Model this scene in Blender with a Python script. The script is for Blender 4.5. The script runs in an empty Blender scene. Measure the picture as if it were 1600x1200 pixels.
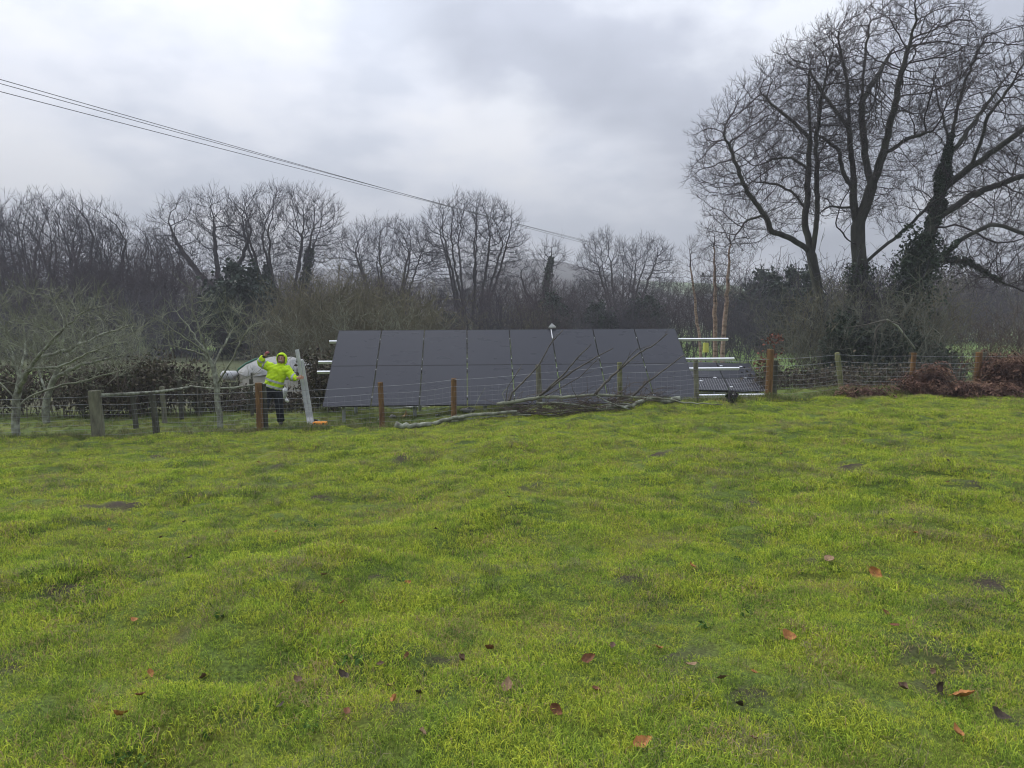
import bpy, bmesh, math, random
import numpy as np
from mathutils import Vector, Matrix

R = math.radians
S = bpy.context.scene
COL = S.collection

# ------------------------------------------------------------------ camera
EYE = 1.6
FPX = 1110.0            # focal length in pixels of the 1600 px wide photograph
PITCH = R(5.15)
cam_d = bpy.data.cameras.new("camera")
cam = bpy.data.objects.new("camera", cam_d)
COL.objects.link(cam)
cam.location = (0, 0, EYE)
cam.rotation_euler = (math.pi / 2 - PITCH, 0, 0)
cam_d.sensor_width = 36.0
cam_d.lens = 36.0 * FPX / 1600.0
cam_d.clip_start = 0.05
cam_d.clip_end = 6000
S.camera = cam

# ------------------------------------------------------------------ world: overcast sky
SUN_EL, SUN_ROT = R(38), R(-60)
w = bpy.data.worlds.new("World")
S.world = w
w.use_nodes = True
nt = w.node_tree
nt.nodes.clear()
def N(tree, kind, **kw):
    n = tree.nodes.new(kind)
    for k, v in kw.items():
        if k.startswith("i_"):
            n.inputs[int(k[2:])].default_value = v
        else:
            setattr(n, k, v)
    return n
def L(tree, a, ai, b, bi):
    tree.links.new(a.outputs[ai], b.inputs[bi])
def ramp(tree, stops, interp="LINEAR"):
    r = tree.nodes.new("ShaderNodeValToRGB")
    r.color_ramp.interpolation = interp
    e = r.color_ramp.elements
    while len(e) < len(stops):
        e.new(0.5)
    for el, (p, c) in zip(e, stops):
        el.position = p
        el.color = (c[0], c[1], c[2], 1)
    return r
SKY_STRENGTH = 0.1
out = N(nt, "ShaderNodeOutputWorld")
bg = N(nt, "ShaderNodeBackground")
bg.inputs[1].default_value = SKY_STRENGTH
sky = N(nt, "ShaderNodeTexSky", sky_type="NISHITA")
sky.sun_disc = False
sky.sun_elevation = SUN_EL
sky.sun_rotation = SUN_ROT
tc = N(nt, "ShaderNodeTexCoord")
sep = N(nt, "ShaderNodeSeparateXYZ")
L(nt, tc, 0, sep, 0)
zc = N(nt, "ShaderNodeMath", operation="MAXIMUM", i_1=0.0)
L(nt, sep, 2, zc, 0)
za = N(nt, "ShaderNodeMath", operation="ADD", i_1=0.30)
L(nt, zc, 0, za, 0)
dx = N(nt, "ShaderNodeMath", operation="DIVIDE"); L(nt, sep, 0, dx, 0); L(nt, za, 0, dx, 1)
dy = N(nt, "ShaderNodeMath", operation="DIVIDE"); L(nt, sep, 1, dy, 0); L(nt, za, 0, dy, 1)
cmb = N(nt, "ShaderNodeCombineXYZ"); L(nt, dx, 0, cmb, 0); L(nt, dy, 0, cmb, 1)
n1 = N(nt, "ShaderNodeTexNoise"); n1.inputs["Scale"].default_value = 1.05
n1.inputs["Detail"].default_value = 7; n1.inputs["Roughness"].default_value = 0.52
n1.inputs["Distortion"].default_value = 0.5
mp = N(nt, "ShaderNodeMapping"); mp.inputs["Location"].default_value = (3.4, 1.2, 0.4)
L(nt, cmb, 0, mp, 0); L(nt, mp, 0, n1, 0)
# a darker bank of cloud to the right, its edge broken up by the same noise
bank = N(nt, "ShaderNodeVectorMath", operation="DOT_PRODUCT")
bank.inputs[1].default_value = (0.77, -0.64, 0.0)
L(nt, cmb, 0, bank, 0)
bk1 = N(nt, "ShaderNodeMath", operation="MULTIPLY_ADD", i_1=0.9, i_2=0.5)
L(nt, bank, 1, bk1, 0)
bk2 = N(nt, "ShaderNodeMath", operation="MULTIPLY_ADD", i_1=1.0)
L(nt, n1, 0, bk2, 0); L(nt, bk1, 0, bk2, 2)
bk3 = N(nt, "ShaderNodeMapRange", interpolation_type="SMOOTHSTEP")
bk3.inputs[1].default_value = -0.03; bk3.inputs[2].default_value = 0.20
L(nt, bk2, 0, bk3, 0)
n2 = N(nt, "ShaderNodeTexNoise"); n2.inputs["Scale"].default_value = 2.3
n2.inputs["Detail"].default_value = 8; n2.inputs["Roughness"].default_value = 0.5
mp2 = N(nt, "ShaderNodeMapping"); mp2.inputs["Location"].default_value = (7.1, 2.6, 1.4)
L(nt, cmb, 0, mp2, 0); L(nt, mp2, 0, n2, 0)
rA = ramp(nt, [(0.40, (3.6, 3.8, 4.3)), (0.50, (4.4, 4.53, 4.95)), (0.60, (4.9, 4.95, 5.2))])
rB = ramp(nt, [(0.40, (2.45, 2.6, 3.0)), (0.53, (2.85, 3.0, 3.45)), (0.66, (4.2, 4.35, 4.7))])
L(nt, n2, 0, rA, 0); L(nt, n2, 0, rB, 0)
mixc = N(nt, "ShaderNodeMix", data_type="RGBA"); 
L(nt, bk3, 0, mixc, 0); L(nt, rA, 0, mixc, 6); L(nt, rB, 0, mixc, 7)
mixs = N(nt, "ShaderNodeMix", data_type="RGBA"); mixs.inputs[0].default_value = 0.95
L(nt, sky, 0, mixs, 6); L(nt, mixc, 2, mixs, 7)
# zenith made brighter than a CIE overcast sky, added to light the ground
zenith_boost = N(nt, "ShaderNodeMath", operation="MULTIPLY_ADD", i_1=3.6, i_2=0.60)
L(nt, zc, 0, zenith_boost, 0)
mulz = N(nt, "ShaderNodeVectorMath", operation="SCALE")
L(nt, mixs, 2, mulz, 0); nt.links.new(zenith_boost.outputs[0], mulz.inputs["Scale"])
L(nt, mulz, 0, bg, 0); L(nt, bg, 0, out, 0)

sun_d = bpy.data.lights.new("sun", "SUN")
sun_d.energy = 1.5
sun_d.angle = R(25)
sun_d.color = (1.0, 0.97, 0.93)
sun = bpy.data.objects.new("sun", sun_d)
COL.objects.link(sun)
sun.rotation_euler = (math.pi / 2 - SUN_EL, 0, math.pi + SUN_ROT * -1)
sun.location = (0, 0, 60)

vs = S.view_settings
vs.view_transform = "Standard"
vs.look = "None"
vs.exposure = 0.36
vs.gamma = 1.0
vs.use_curve_mapping = False
S.render.engine = "CYCLES"
S.cycles.filter_width = 1.1
S.cycles.max_bounces = 5
S.cycles.diffuse_bounces = 3
S.cycles.transparent_max_bounces = 8
S.cycles.use_denoising = True
S.cycles.denoiser = "OPENIMAGEDENOISE"
S.cycles.denoising_input_passes = "RGB_ALBEDO_NORMAL"
S.cycles.denoising_prefilter = "ACCURATE"

# ------------------------------------------------------------------ helpers
rng = np.random.default_rng(7)
random.seed(7)

def P(px, py, Y):
    """world point seen at pixel (px, py) of the photograph at distance Y"""
    a = (px - 800) / FPX
    b = (600 - py) / FPX
    ry = math.cos(PITCH) + b * math.sin(PITCH)
    rz = -math.sin(PITCH) + b * math.cos(PITCH)
    t = Y / ry
    return np.array([a * t, Y, EYE + rz * t])

def hash2(ix, iy, seed):
    h = (ix.astype(np.int64) * 374761393 + iy.astype(np.int64) * 668265263 + seed * 974634541) & 0x7fffffff
    h = (h ^ (h >> 13)) * 1274126177 & 0x7fffffff
    h = h ^ (h >> 16)
    return (h & 0xffff) / 65535.0
def vnoise(x, y, s, seed=0):
    x = np.asarray(x, float) / s; y = np.asarray(y, float) / s
    ix = np.floor(x); iy = np.floor(y)
    fx = x - ix; fy = y - iy
    fx = fx * fx * (3 - 2 * fx); fy = fy * fy * (3 - 2 * fy)
    a = hash2(ix, iy, seed); b = hash2(ix + 1, iy, seed); c = hash2(ix, iy + 1, seed); d = hash2(ix + 1, iy + 1, seed)
    return (a * (1 - fx) + b * fx) * (1 - fy) + (c * (1 - fx) + d * fx) * fy
def sstep(a, b, x):
    t = np.clip((np.asarray(x, float) - a) / (b - a), 0, 1)
    return t * t * (3 - 2 * t)

FX = [-40, -14, -9.1, -5.9, -3.0, -1.36, 0.62, 2.5, 4.3, 6.1, 8.1, 11, 40]
FZ = [-1.3, -1.16, -1.08, -1.0, -0.90, -0.76, -0.56, -0.40, -0.33, -0.30, -0.26, -0.25, -0.3]
def fence_y(x):
    return np.interp(x, [-20, -9.1, -5.9, -3, 4.3, 6.1, 8.1, 10.2, 12.5, 20], [14.6, 15.5, 16.2, 16.4, 16.6, 16.7, 17.6, 18.0, 18.6, 19.5])
def base_h(x, y):
    x = np.asarray(x, float); y = np.asarray(y, float)
    f = np.interp(x, FX, FZ)
    f = (f + np.interp(x - 1, FX, FZ) + np.interp(x + 1, FX, FZ)) / 3
    near = f * np.clip(y, -6, 16.4) / 16.4
    far = -1.3
    wgt = sstep(17.4, 30, y)
    h = near * (1 - wgt) + far * wgt
    h = h - .20 * sstep(16.75, 17.5, y) * (1 - sstep(19, 24, y)) * sstep(.5, 2.5, x) * (1 - sstep(7.0, 8.2, x))
    d = np.hypot(x, y)
    a = np.arctan2(x, y)
    prof = 30 + 12 * np.sin(a * 5.2 + 2.2) + 7 * np.sin(a * 11 + 0.5) + 5 * np.sin(a * 23 + 1.0)
    hill = sstep(170, 620, d) * (prof + 8 * vnoise(x, y, 90, 3)) + sstep(600, 1200, d) * 10
    return h + hill
def bump_h(x, y):
    fy = fence_y(x)
    k = 1 - sstep(-0.5, 6, y - fy) * 0.6
    b = 0.11 * (vnoise(x, y, 1.7, 11) - .5) + 0.13 * (np.abs(2 * vnoise(x, y, 0.75, 12) - 1) - .4) + 0.075 * (np.abs(2 * vnoise(x + .4 * y, y, 0.33, 13) - 1) - .4)
    h2 = np.maximum(vnoise(x, y, .8, 19) - .64, 0) * 0.30
    return (b + h2) * k * (1 - sstep(60, 120, np.hypot(x, y)))
def gh(x, y):
    return base_h(x, y) + bump_h(x, y)
def G(x, y):
    return float(gh(np.array([x]), np.array([y]))[0])
def ground_px(px, py):
    """where the ray through a pixel meets the ground"""
    lo = 1.0
    Y = lo
    while Y < 60:
        p = P(px, py, Y)
        if p[2] <= G(p[0], Y):
            break
        Y += 0.05
    p = P(px, py, Y)
    return np.array([p[0], Y, G(p[0], Y)])
def PG(px, Y):
    """ground point at distance Y in the column px"""
    x = (px - 800) / FPX * Y * 1.002
    return np.array([x, Y, G(x, Y)])

def mesh_np(name, V, F, smooth=False):
    """V (n,3), F (m,k) constant k"""
    me = bpy.data.meshes.new(name)
    V = np.ascontiguousarray(V, np.float32); F = np.ascontiguousarray(F, np.int32)
    m, k = F.shape
    me.vertices.add(len(V)); me.vertices.foreach_set("co", V.ravel())
    me.loops.add(m * k); me.loops.foreach_set("vertex_index", F.ravel())
    me.polygons.add(m)
    me.polygons.foreach_set("loop_start", np.arange(0, m * k, k, dtype=np.int32))
    me.polygons.foreach_set("loop_total", np.full(m, k, np.int32))
    if smooth:
        me.polygons.foreach_set("use_smooth", np.ones(m, bool))
    me.update()
    me.validate()
    return me
def link(name, me, mat=None, parent=None, loc=None):
    o = bpy.data.objects.new(name, me)
    COL.objects.link(o)
    if mat is not None and me is not None:
        me.materials.clear() if len(me.materials) else None
        for m in (mat if isinstance(mat, (list, tuple)) else [mat]):
            me.materials.append(m)
    if parent is not None:
        o.parent = parent
    if loc is not None:
        o.location = loc
    return o
def tag(o, label=None, cat=None, group=None, kind=None):
    if label: o["label"] = label
    if cat: o["category"] = cat
    if group: o["group"] = group
    if kind: o["kind"] = kind
    return o
def thing(name, label, cat, loc=(0, 0, 0), rz=0, group=None):
    o = bpy.data.objects.new(name, None)
    o.empty_display_size = 0.2
    COL.objects.link(o)
    o.location = tuple(float(v) for v in loc)
    o.rotation_euler = (0, 0, rz)
    return tag(o, label, cat, group)
def dup(root, loc, rz=0, scale=1.0, label=None):
    r = root.copy(); COL.objects.link(r)
    r.location = tuple(float(v) for v in loc); r.rotation_euler = (0, 0, rz)
    r.scale = (scale, scale, scale) if not isinstance(scale, tuple) else scale
    if label: r["label"] = label
    for ch in root.children:
        c = ch.copy(); COL.objects.link(c); c.parent = r
        for g_ in ch.children:
            d = g_.copy(); COL.objects.link(d); d.parent = c
    return r

class MB:
    """collects simple solids into one mesh; points in world space unless off is given"""
    def __init__(s, off=(0, 0, 0)):
        s.v = []; s.f = []; s.off = np.array(off, float)
    def add(s, V, F):
        b = len(s.v)
        s.v += [tuple(np.asarray(v, float) - s.off) for v in V]
        s.f += [tuple(i + b for i in f) for f in F]
    def tube(s, pts, rad, n=8, cap=True, jit=0.0):
        pts = [np.asarray(p, float) for p in pts]
        rad = [rad] * len(pts) if np.isscalar(rad) else list(rad)
        V = []; F = []
        d0 = pts[-1] - pts[0]
        ref = np.array([0, 0, 1.0]) if abs(d0[2]) < 0.7 * np.linalg.norm(d0) else np.array([0, 1.0, 0])
        for i, p in enumerate(pts):
            t = pts[min(i + 1, len(pts) - 1)] - pts[max(i - 1, 0)]
            t /= np.linalg.norm(t) + 1e-9
            u = ref - ref.dot(t) * t; u /= np.linalg.norm(u) + 1e-9
            vv = np.cross(t, u)
            for k in range(n):
                a = 2 * math.pi * k / n
                rr = rad[i] * (1 + random.uniform(-jit, jit))
                V.append(p + rr * (math.cos(a) * u + math.sin(a) * vv))
        for i in range(len(pts) - 1):
            for k in range(n):
                F.append((i * n + k, i * n + (k + 1) % n, (i + 1) * n + (k + 1) % n, (i + 1) * n + k))
        if cap:
            F.append(tuple(range(n - 1, -1, -1)))
            F.append(tuple((len(pts) - 1) * n + k for k in range(n)))
        s.add(V, F)
    def box(s, c, ux, uy, uz):
        """centre and three half-axis vectors"""
        c, ux, uy, uz = [np.asarray(q, float) for q in (c, ux, uy, uz)]
        V = [c + a * ux + b * uy + d * uz for d in (-1, 1) for b in (-1, 1) for a in (-1, 1)]
        s.add(V, [(0, 2, 3, 1), (4, 5, 7, 6), (0, 1, 5, 4), (2, 6, 7, 3), (0, 4, 6, 2), (1, 3, 7, 5)])
    def mesh(s, name, smooth=False):
        me = bpy.data.meshes.new(name)
        me.from_pydata(s.v, [], s.f)
        if smooth:
            for p in me.polygons: p.use_smooth = True
        me.update()
        return me
    def build(s, name, mat, parent=None, smooth=False, loc=None, bevel=0):
        me = s.mesh(name, smooth)
        if bevel:
            bm = bmesh.new(); bm.from_mesh(me)
            bmesh.ops.bevel(bm, geom=bm.edges[:], offset=bevel, segments=2, affect="EDGES", profile=0.5)
            bm.to_mesh(me); bm.free()
        return link(name, me, mat, parent, loc)

# ------------------------------------------------------------------ materials
def pmat(name, c1, c2=None, scale=4.0, rough=0.8, bump=0.0, c3=None, stretch=(1, 1, 1), metal=0.0, spec=0.3,
         lo=0.35, hi=0.65, coords="Object", bscale=None, detail=5):
    m = bpy.data.materials.new(name); m.use_nodes = True
    t = m.node_tree; b = t.nodes["Principled BSDF"]
    b.inputs["Roughness"].default_value = rough
    b.inputs["Metallic"].default_value = metal
    b.inputs["Specular IOR Level"].default_value = spec
    b.inputs["Base Color"].default_value = (*c1, 1)
    if c2 is not None:
        if coords == "World":
            co = N(t, "ShaderNodeNewGeometry")
        else:
            co = N(t, "ShaderNodeTexCoord")
        mpn = N(t, "ShaderNodeMapping"); mpn.inputs["Scale"].default_value = stretch
        t.links.new(co.outputs["Position" if coords == "World" else "Object"], mpn.inputs[0])
        no = N(t, "ShaderNodeTexNoise"); no.inputs["Scale"].default_value = scale
        no.inputs["Detail"].default_value = detail; no.inputs["Roughness"].default_value = 0.6
        L(t, mpn, 0, no, 0)
        st = [(lo, c1), (hi, c2)] if c3 is None else [(lo, c1), ((lo + hi) / 2, c2), (hi, c3)]
        r = ramp(t, st); L(t, no, 0, r, 0); L(t, r, 0, b, 0)
        if bump:
            nb = N(t, "ShaderNodeTexNoise"); nb.inputs["Scale"].default_value = bscale or scale * 3
            nb.inputs["Detail"].default_value = 6
            L(t, mpn, 0, nb, 0)
            bp = N(t, "ShaderNodeBump"); bp.inputs["Strength"].default_value = bump
            bp.inputs["Distance"].default_value = 0.02
            L(t, nb, 0, bp, 2); t.links.new(bp.outputs[0], b.inputs["Normal"])
    return m

M = {}
M["bark"] = pmat("bark", (0.032, 0.029, 0.026), (0.070, 0.072, 0.055), 3.2, 0.95, 0.6, stretch=(1, 1, .35), bscale=14, coords="World")
M["bark_mid"] = pmat("bark_mid", (0.040, 0.036, 0.036), (0.075, 0.068, 0.066), 1.0, 0.95, coords="World")
M["twig"] = pmat("twig", (0.036, 0.029, 0.031), (0.062, 0.050, 0.050), 0.6, 0.95, coords="World")
M["twig_mid"] = pmat("twig_mid", (0.038, 0.036, 0.045), (0.068, 0.062, 0.074), 0.2, 0.95, coords="World")
M["twig_red"] = pmat("twig_red", (0.048, 0.037, 0.043), (0.078, 0.062, 0.067), 0.3, 0.95, coords="World")
M["twig_olive"] = pmat("twig_olive", (0.075, 0.068, 0.040), (0.17, 0.155, 0.095), 0.8, 0.95, coords="World")
M["lichen_bark"] = pmat("lichen_bark", (0.09, 0.085, 0.07), (0.19, 0.20, 0.15), 7, 0.95, 0.5, c3=(0.33, 0.35, 0.28), coords="World", bscale=40)
M["lichen_twig"] = pmat("lichen_twig", (0.115, 0.118, 0.085), (0.25, 0.265, 0.185), 3, 0.95, coords="World")
M["shoot_bark"] = pmat("shoot_bark", (0.055, 0.048, 0.042), (0.12, 0.11, 0.09), 5, 0.9, coords="World")
M["tangle_twig"] = pmat("tangle_twig", (0.075, 0.075, 0.058), (0.16, 0.165, 0.125), 2, 0.95, coords="World")
M["birch_bark"] = pmat("birch_bark", (0.06, 0.042, 0.034), (0.27, 0.18, 0.135), 3.5, 0.8, 0.2, c3=(0.36, 0.27, 0.22), stretch=(1, 1, 2.2), coords="World", lo=.3, hi=.6)
M["ivy"] = pmat("ivy", (0.014, 0.024, 0.012), (0.035, 0.060, 0.026), 1.5, 0.5, coords="World", spec=.4)
M["holly"] = pmat("holly", (0.012, 0.022, 0.014), (0.034, 0.052, 0.032), 0.8, 0.6, coords="World")
M["bramble_leaf"] = pmat("bramble_leaf", (0.032, 0.026, 0.018), (0.075, 0.060, 0.036), 1.6, 0.8, c3=(0.05, 0.065, 0.03), coords="World")
M["bramble_stem"] = pmat("bramble_stem", (0.055, 0.040, 0.034), (0.13, 0.105, 0.08), 3, 0.9, coords="World")
M["bracken"] = pmat("bracken", (0.045, 0.022, 0.016), (0.105, 0.054, 0.036), 2.2, 0.95, c3=(0.20, 0.12, 0.075), coords="World")
M["red_leaf"] = pmat("red_leaf", (0.11, 0.042, 0.028), (0.20, 0.085, 0.055), 5, 0.8, coords="World")
M["post_orange"] = pmat("post_orange", (0.085, 0.046, 0.020), (0.185, 0.105, 0.040), 6, 0.9, 0.4, stretch=(3, 3, .5), bscale=25)
M["post_brown"] = pmat("post_brown", (0.060, 0.035, 0.020), (0.13, 0.075, 0.038), 6, 0.9, 0.4, stretch=(3, 3, .5), bscale=25)
M["post_grey"] = pmat("post_grey", (0.085, 0.080, 0.058), (0.19, 0.19, 0.13), 6, 0.95, 0.5, stretch=(2, 2, .5), bscale=25)
M["post_green"] = pmat("post_green", (0.09, 0.095, 0.045), (0.22, 0.22, 0.11), 6, 0.95, 0.5, stretch=(2, 2, .5), bscale=25)
M["post_dark"] = pmat("post_dark", (0.035, 0.034, 0.026), (0.085, 0.085, 0.062), 6, 0.95, 0.5, stretch=(2, 2, .5), bscale=25)
M["cut_wood"] = pmat("cut_wood", (0.30, 0.26, 0.19), (0.42, 0.36, 0.26), 12, 0.9)
M["wire"] = pmat("wire", (0.34, 0.35, 0.36), (0.20, 0.20, 0.21), 1.5, 0.5, metal=0.3)
M["cable"] = pmat("cable", (0.10, 0.10, 0.11), None, rough=0.6)
M["alu"] = pmat("alu", (0.80, 0.81, 0.82), (0.70, 0.71, 0.73), 3, 0.42, metal=0.35, spec=.5)
M["alu_dull"] = pmat("alu_dull", (0.40, 0.42, 0.41), (0.52, 0.53, 0.51), 5, 0.5, metal=0.4)
M["galv"] = pmat("galv", (0.34, 0.36, 0.38), (0.45, 0.47, 0.49), 8, 0.45, metal=0.6)
M["black_frame"] = pmat("black_frame", (0.012, 0.012, 0.014), None, rough=0.4)
M["rib_grey"] = pmat("rib_grey", (0.16, 0.16, 0.17), (0.22, 0.22, 0.23), 6, 0.7)
M["tank_grey"] = pmat("tank_grey", (0.42, 0.43, 0.43), (0.5, 0.5, 0.5), 3, 0.6)
M["white_plastic"] = pmat("white_plastic", (0.72, 0.72, 0.72), (0.6, 0.6, 0.62), 9, 0.5)
M["orange"] = pmat("orange", (0.80, 0.30, 0.02), (0.72, 0.24, 0.02), 9, 0.5)
M["black_plastic"] = pmat("black_plastic", (0.02, 0.02, 0.022), (0.03, 0.03, 0.032), 9, 0.5)
M["red_plastic"] = pmat("red_plastic", (0.26, 0.05, 0.07), (0.42, 0.14, 0.16), 20, 0.4)

def glass_mat():
    m = bpy.data.materials.new("pv_glass"); m.use_nodes = True
    t = m.node_tree; b = t.nodes["Principled BSDF"]
    co = N(t, "ShaderNodeTexCoord")
    wv = N(t, "ShaderNodeTexNoise"); wv.inputs["Scale"].default_value = 1.4; wv.inputs["Detail"].default_value = 4
    mpn = N(t, "ShaderNodeMapping"); mpn.inputs["Scale"].default_value = (1, 3, 1)
    t.links.new(co.outputs["Object"], mpn.inputs[0]); L(t, mpn, 0, wv, 0)
    r = ramp(t, [(0.3, (0.0155, 0.017, 0.024)), (0.7, (0.018, 0.0195, 0.027))])
    L(t, wv, 0, r, 0); L(t, r, 0, b, 0)
    rr = ramp(t, [(0.3, (0.27,) * 3), (0.7, (0.29,) * 3)])
    L(t, wv, 0, rr, 0); t.links.new(rr.outputs[0], b.inputs["Roughness"])
    b.inputs["Specular IOR Level"].default_value = 0.27
    b.inputs["Coat Weight"].default_value = 0.1
    b.inputs["Coat Roughness"].default_value = 0.12
    return m
M["pv_glass"] = glass_mat()

def ground_mat():
    m = bpy.data.materials.new("pasture"); m.use_nodes = True
    t = m.node_tree; b = t.nodes["Principled BSDF"]
    b.inputs["Roughness"].default_value = 0.95; b.inputs["Specular IOR Level"].default_value = 0.15
    ge = N(t, "ShaderNodeNewGeometry")
    nA = N(t, "ShaderNodeTexNoise"); nA.inputs["Scale"].default_value = 0.9; nA.inputs["Detail"].default_value = 8; nA.inputs["Roughness"].default_value = .65
    t.links.new(ge.outputs["Position"], nA.inputs[0])
    rA_ = ramp(t, [(0.30, (0.055, 0.080, 0.022)), (0.48, (0.105, 0.150, 0.030)), (0.62, (0.165, 0.185, 0.032)), (0.75, (0.090, 0.130, 0.026))])
    L(t, nA, 0, rA_, 0)
    nB = N(t, "ShaderNodeTexNoise"); nB.inputs["Scale"].default_value = 60; nB.inputs["Detail"].default_value = 6
    t.links.new(ge.outputs["Position"], nB.inputs[0])
    rB_ = ramp(t, [(0.35, (0.45, 0.42, 0.40)), (0.65, (1.15, 1.15, 1.1))])
    L(t, nB, 0, rB_, 0)
    mu = N(t, "ShaderNodeMix", data_type="RGBA", blend_type="MULTIPLY"); mu.inputs[0].default_value = 1
    L(t, rA_, 0, mu, 6); L(t, rB_, 0, mu, 7)
    at = N(t, "ShaderNodeAttribute", attribute_name="bare")
    soil = ramp(t, [(0.3, (0.028, 0.022, 0.016)), (0.7, (0.070, 0.055, 0.040))]); L(t, nB, 0, soil, 0)
    mx = N(t, "ShaderNodeMix", data_type="RGBA")
    t.links.new(at.outputs["Fac"], mx.inputs[0]); L(t, mu, 2, mx, 6); L(t, soil, 0, mx, 7)
    at2 = N(t, "ShaderNodeAttribute", attribute_name="wood")
    nC = N(t, "ShaderNodeTexNoise"); nC.inputs["Scale"].default_value = 0.05; nC.inputs["Detail"].default_value = 8
    t.links.new(ge.outputs["Position"], nC.inputs[0])
    wd = ramp(t, [(0.35, (0.040, 0.036, 0.030)), (0.65, (0.075, 0.064, 0.052))]); L(t, nC, 0, wd, 0)
    mx2 = N(t, "ShaderNodeMix", data_type="RGBA")
    t.links.new(at2.outputs["Fac"], mx2.inputs[0]); L(t, mx, 2, mx2, 6); L(t, wd, 0, mx2, 7)
    at3 = N(t, "ShaderNodeAttribute", attribute_name="meadow")
    nD = N(t, "ShaderNodeTexNoise"); nD.inputs["Scale"].default_value = 0.35; nD.inputs["Detail"].default_value = 8
    t.links.new(ge.outputs["Position"], nD.inputs[0])
    md_ = ramp(t, [(0.35, (0.095, 0.155, 0.040)), (0.65, (0.155, 0.225, 0.055))]); L(t, nD, 0, md_, 0)
    mx3 = N(t, "ShaderNodeMix", data_type="RGBA")
    t.links.new(at3.outputs["Fac"], mx3.inputs[0]); L(t, mx2, 2, mx3, 6); L(t, md_, 0, mx3, 7)
    L(t, mx3, 2, b, 0)
    bp = N(t, "ShaderNodeBump"); bp.inputs["Strength"].default_value = 1.0; bp.inputs["Distance"].default_value = 0.04
    L(t, nB, 0, bp, 2); t.links.new(bp.outputs[0], b.inputs["Normal"])
    return m
M["pasture"] = ground_mat()

def grass_mat(name, cols, straw, moss=True, bright=1.0):
    m = bpy.data.materials.new(name); m.use_nodes = True
    t = m.node_tree; b = t.nodes["Principled BSDF"]
    ge = N(t, "ShaderNodeNewGeometry")
    nA = N(t, "ShaderNodeTexNoise"); nA.inputs["Scale"].default_value = 2.6; nA.inputs["Detail"].default_value = 7; nA.inputs["Roughness"].default_value = .78
    t.links.new(ge.outputs["Position"], nA.inputs[0])
    r = ramp(t, cols); L(t, nA, 0, r, 0)
    at = N(t, "ShaderNodeAttribute", attribute_name="bcol")
    rs = ramp(t, [(0.0, (0.30, 0.36, 0.34)), (0.45, (0.92, 0.96, 0.92)), (0.8, (1.6, 1.42, 1.15)), (1.0, (1.5, 1.3, 1.1))])
    t.links.new(at.outputs["Fac"], rs.inputs[0])
    mu = N(t, "ShaderNodeMix", data_type="RGBA", blend_type="MULTIPLY"); mu.inputs[0].default_value = 1
    L(t, r, 0, mu, 6); L(t, rs, 0, mu, 7)
    # dead blades, more of them in straw-coloured patches
    nS = N(t, "ShaderNodeTexNoise"); nS.inputs["Scale"].default_value = 1.6; nS.inputs["Detail"].default_value = 5
    mps = N(t, "ShaderNodeMapping"); mps.inputs["Location"].default_value = (13, 5, 2)
    t.links.new(ge.outputs["Position"], mps.inputs[0]); L(t, mps, 0, nS, 0)
    pr = N(t, "ShaderNodeMapRange"); pr.inputs[1].default_value = 0.38; pr.inputs[2].default_value = 0.72
    pr.inputs[3].default_value = 0.03; pr.inputs[4].default_value = 0.5
    L(t, nS, 0, pr, 0)
    at2 = N(t, "ShaderNodeAttribute", attribute_name="bdead")
    lt = N(t, "ShaderNodeMath", operation="LESS_THAN")
    t.links.new(at2.outputs["Fac"], lt.inputs[0]); L(t, pr, 0, lt, 1)
    mx = N(t, "ShaderNodeMix", data_type="RGBA"); mx.inputs[7].default_value = (*straw, 1)
    L(t, lt, 0, mx, 0); L(t, mu, 2, mx, 6)
    L(t, mx, 2, b, 0)
    b.inputs["Roughness"].default_value = 0.75
    b.inputs["Specular IOR Level"].default_value = 0.08
    tr = N(t, "ShaderNodeBsdfTranslucent"); L(t, mx, 2, tr, 0)
    ms = N(t, "ShaderNodeMixShader"); ms.inputs[0].default_value = 0.28
    o_ = t.nodes["Material Output"]
    L(t, b, 0, ms, 1); L(t, tr, 0, ms, 2); t.links.new(ms.outputs[0], o_.inputs[0])
    return m
M["grass"] = grass_mat("turf_grass", [(0.30, (0.080, 0.125, 0.032)), (0.39, (0.180, 0.270, 0.044)), (0.47, (0.290, 0.405, 0.054)),
                                      (0.55, (0.385, 0.450, 0.060)), (0.63, (0.250, 0.360, 0.050)), (0.71, (0.36, 0.42, 0.056))], (0.36, 0.27, 0.13))
M["rough_grass"] = grass_mat("rough_grass", [(0.30, (0.075, 0.120, 0.032)), (0.5, (0.110, 0.165, 0.040)), (0.7, (0.150, 0.185, 0.046))], (0.27, 0.235, 0.13))

# ------------------------------------------------------------------ ground
BARE = [(1172, 790, .30), (820, 763, .22), (300, 985, .16), (1085, 1030, .24), (1075, 1048, .16), (120, 1020, .12), (15, 1040, .12),
        (500, 780, .16), (1470, 1025, .26), (1325, 733, .3), (1030, 712, .25), (430, 735, .2), (1500, 760, .2), (105, 935, .2),
        (1550, 920, .18), (1455, 1080, .12), (700, 1045, .1), (985, 910, .12), (250, 715, .25), (620, 720, .25), (1250, 870, .16),
        (870, 1010, .14), (1180, 1090, .1), (590, 905, .16), (390, 1140, .08), (1570, 1130, .12), (610, 1108, .1), (1110, 770, .22), (180, 795, .35)]
def axis(lo, hi, step, far, g=1.16):
    c = list(np.arange(lo, hi + 1e-6, step))
    s = step; v = hi
    while v < far:
        s *= g; v += s; c.append(v)
    s = step; v = lo; pre = []
    while v > -far:
        s *= g; v -= s; pre.append(v)
    return np.array(pre[::-1] + c)
xs = axis(-13.5, 14.5, 0.095, 1700)
ys = axis(1.2, 19.5, 0.085, 1700)
ys = ys[ys > -60]
GX, GY = np.meshgrid(xs, ys)
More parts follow.
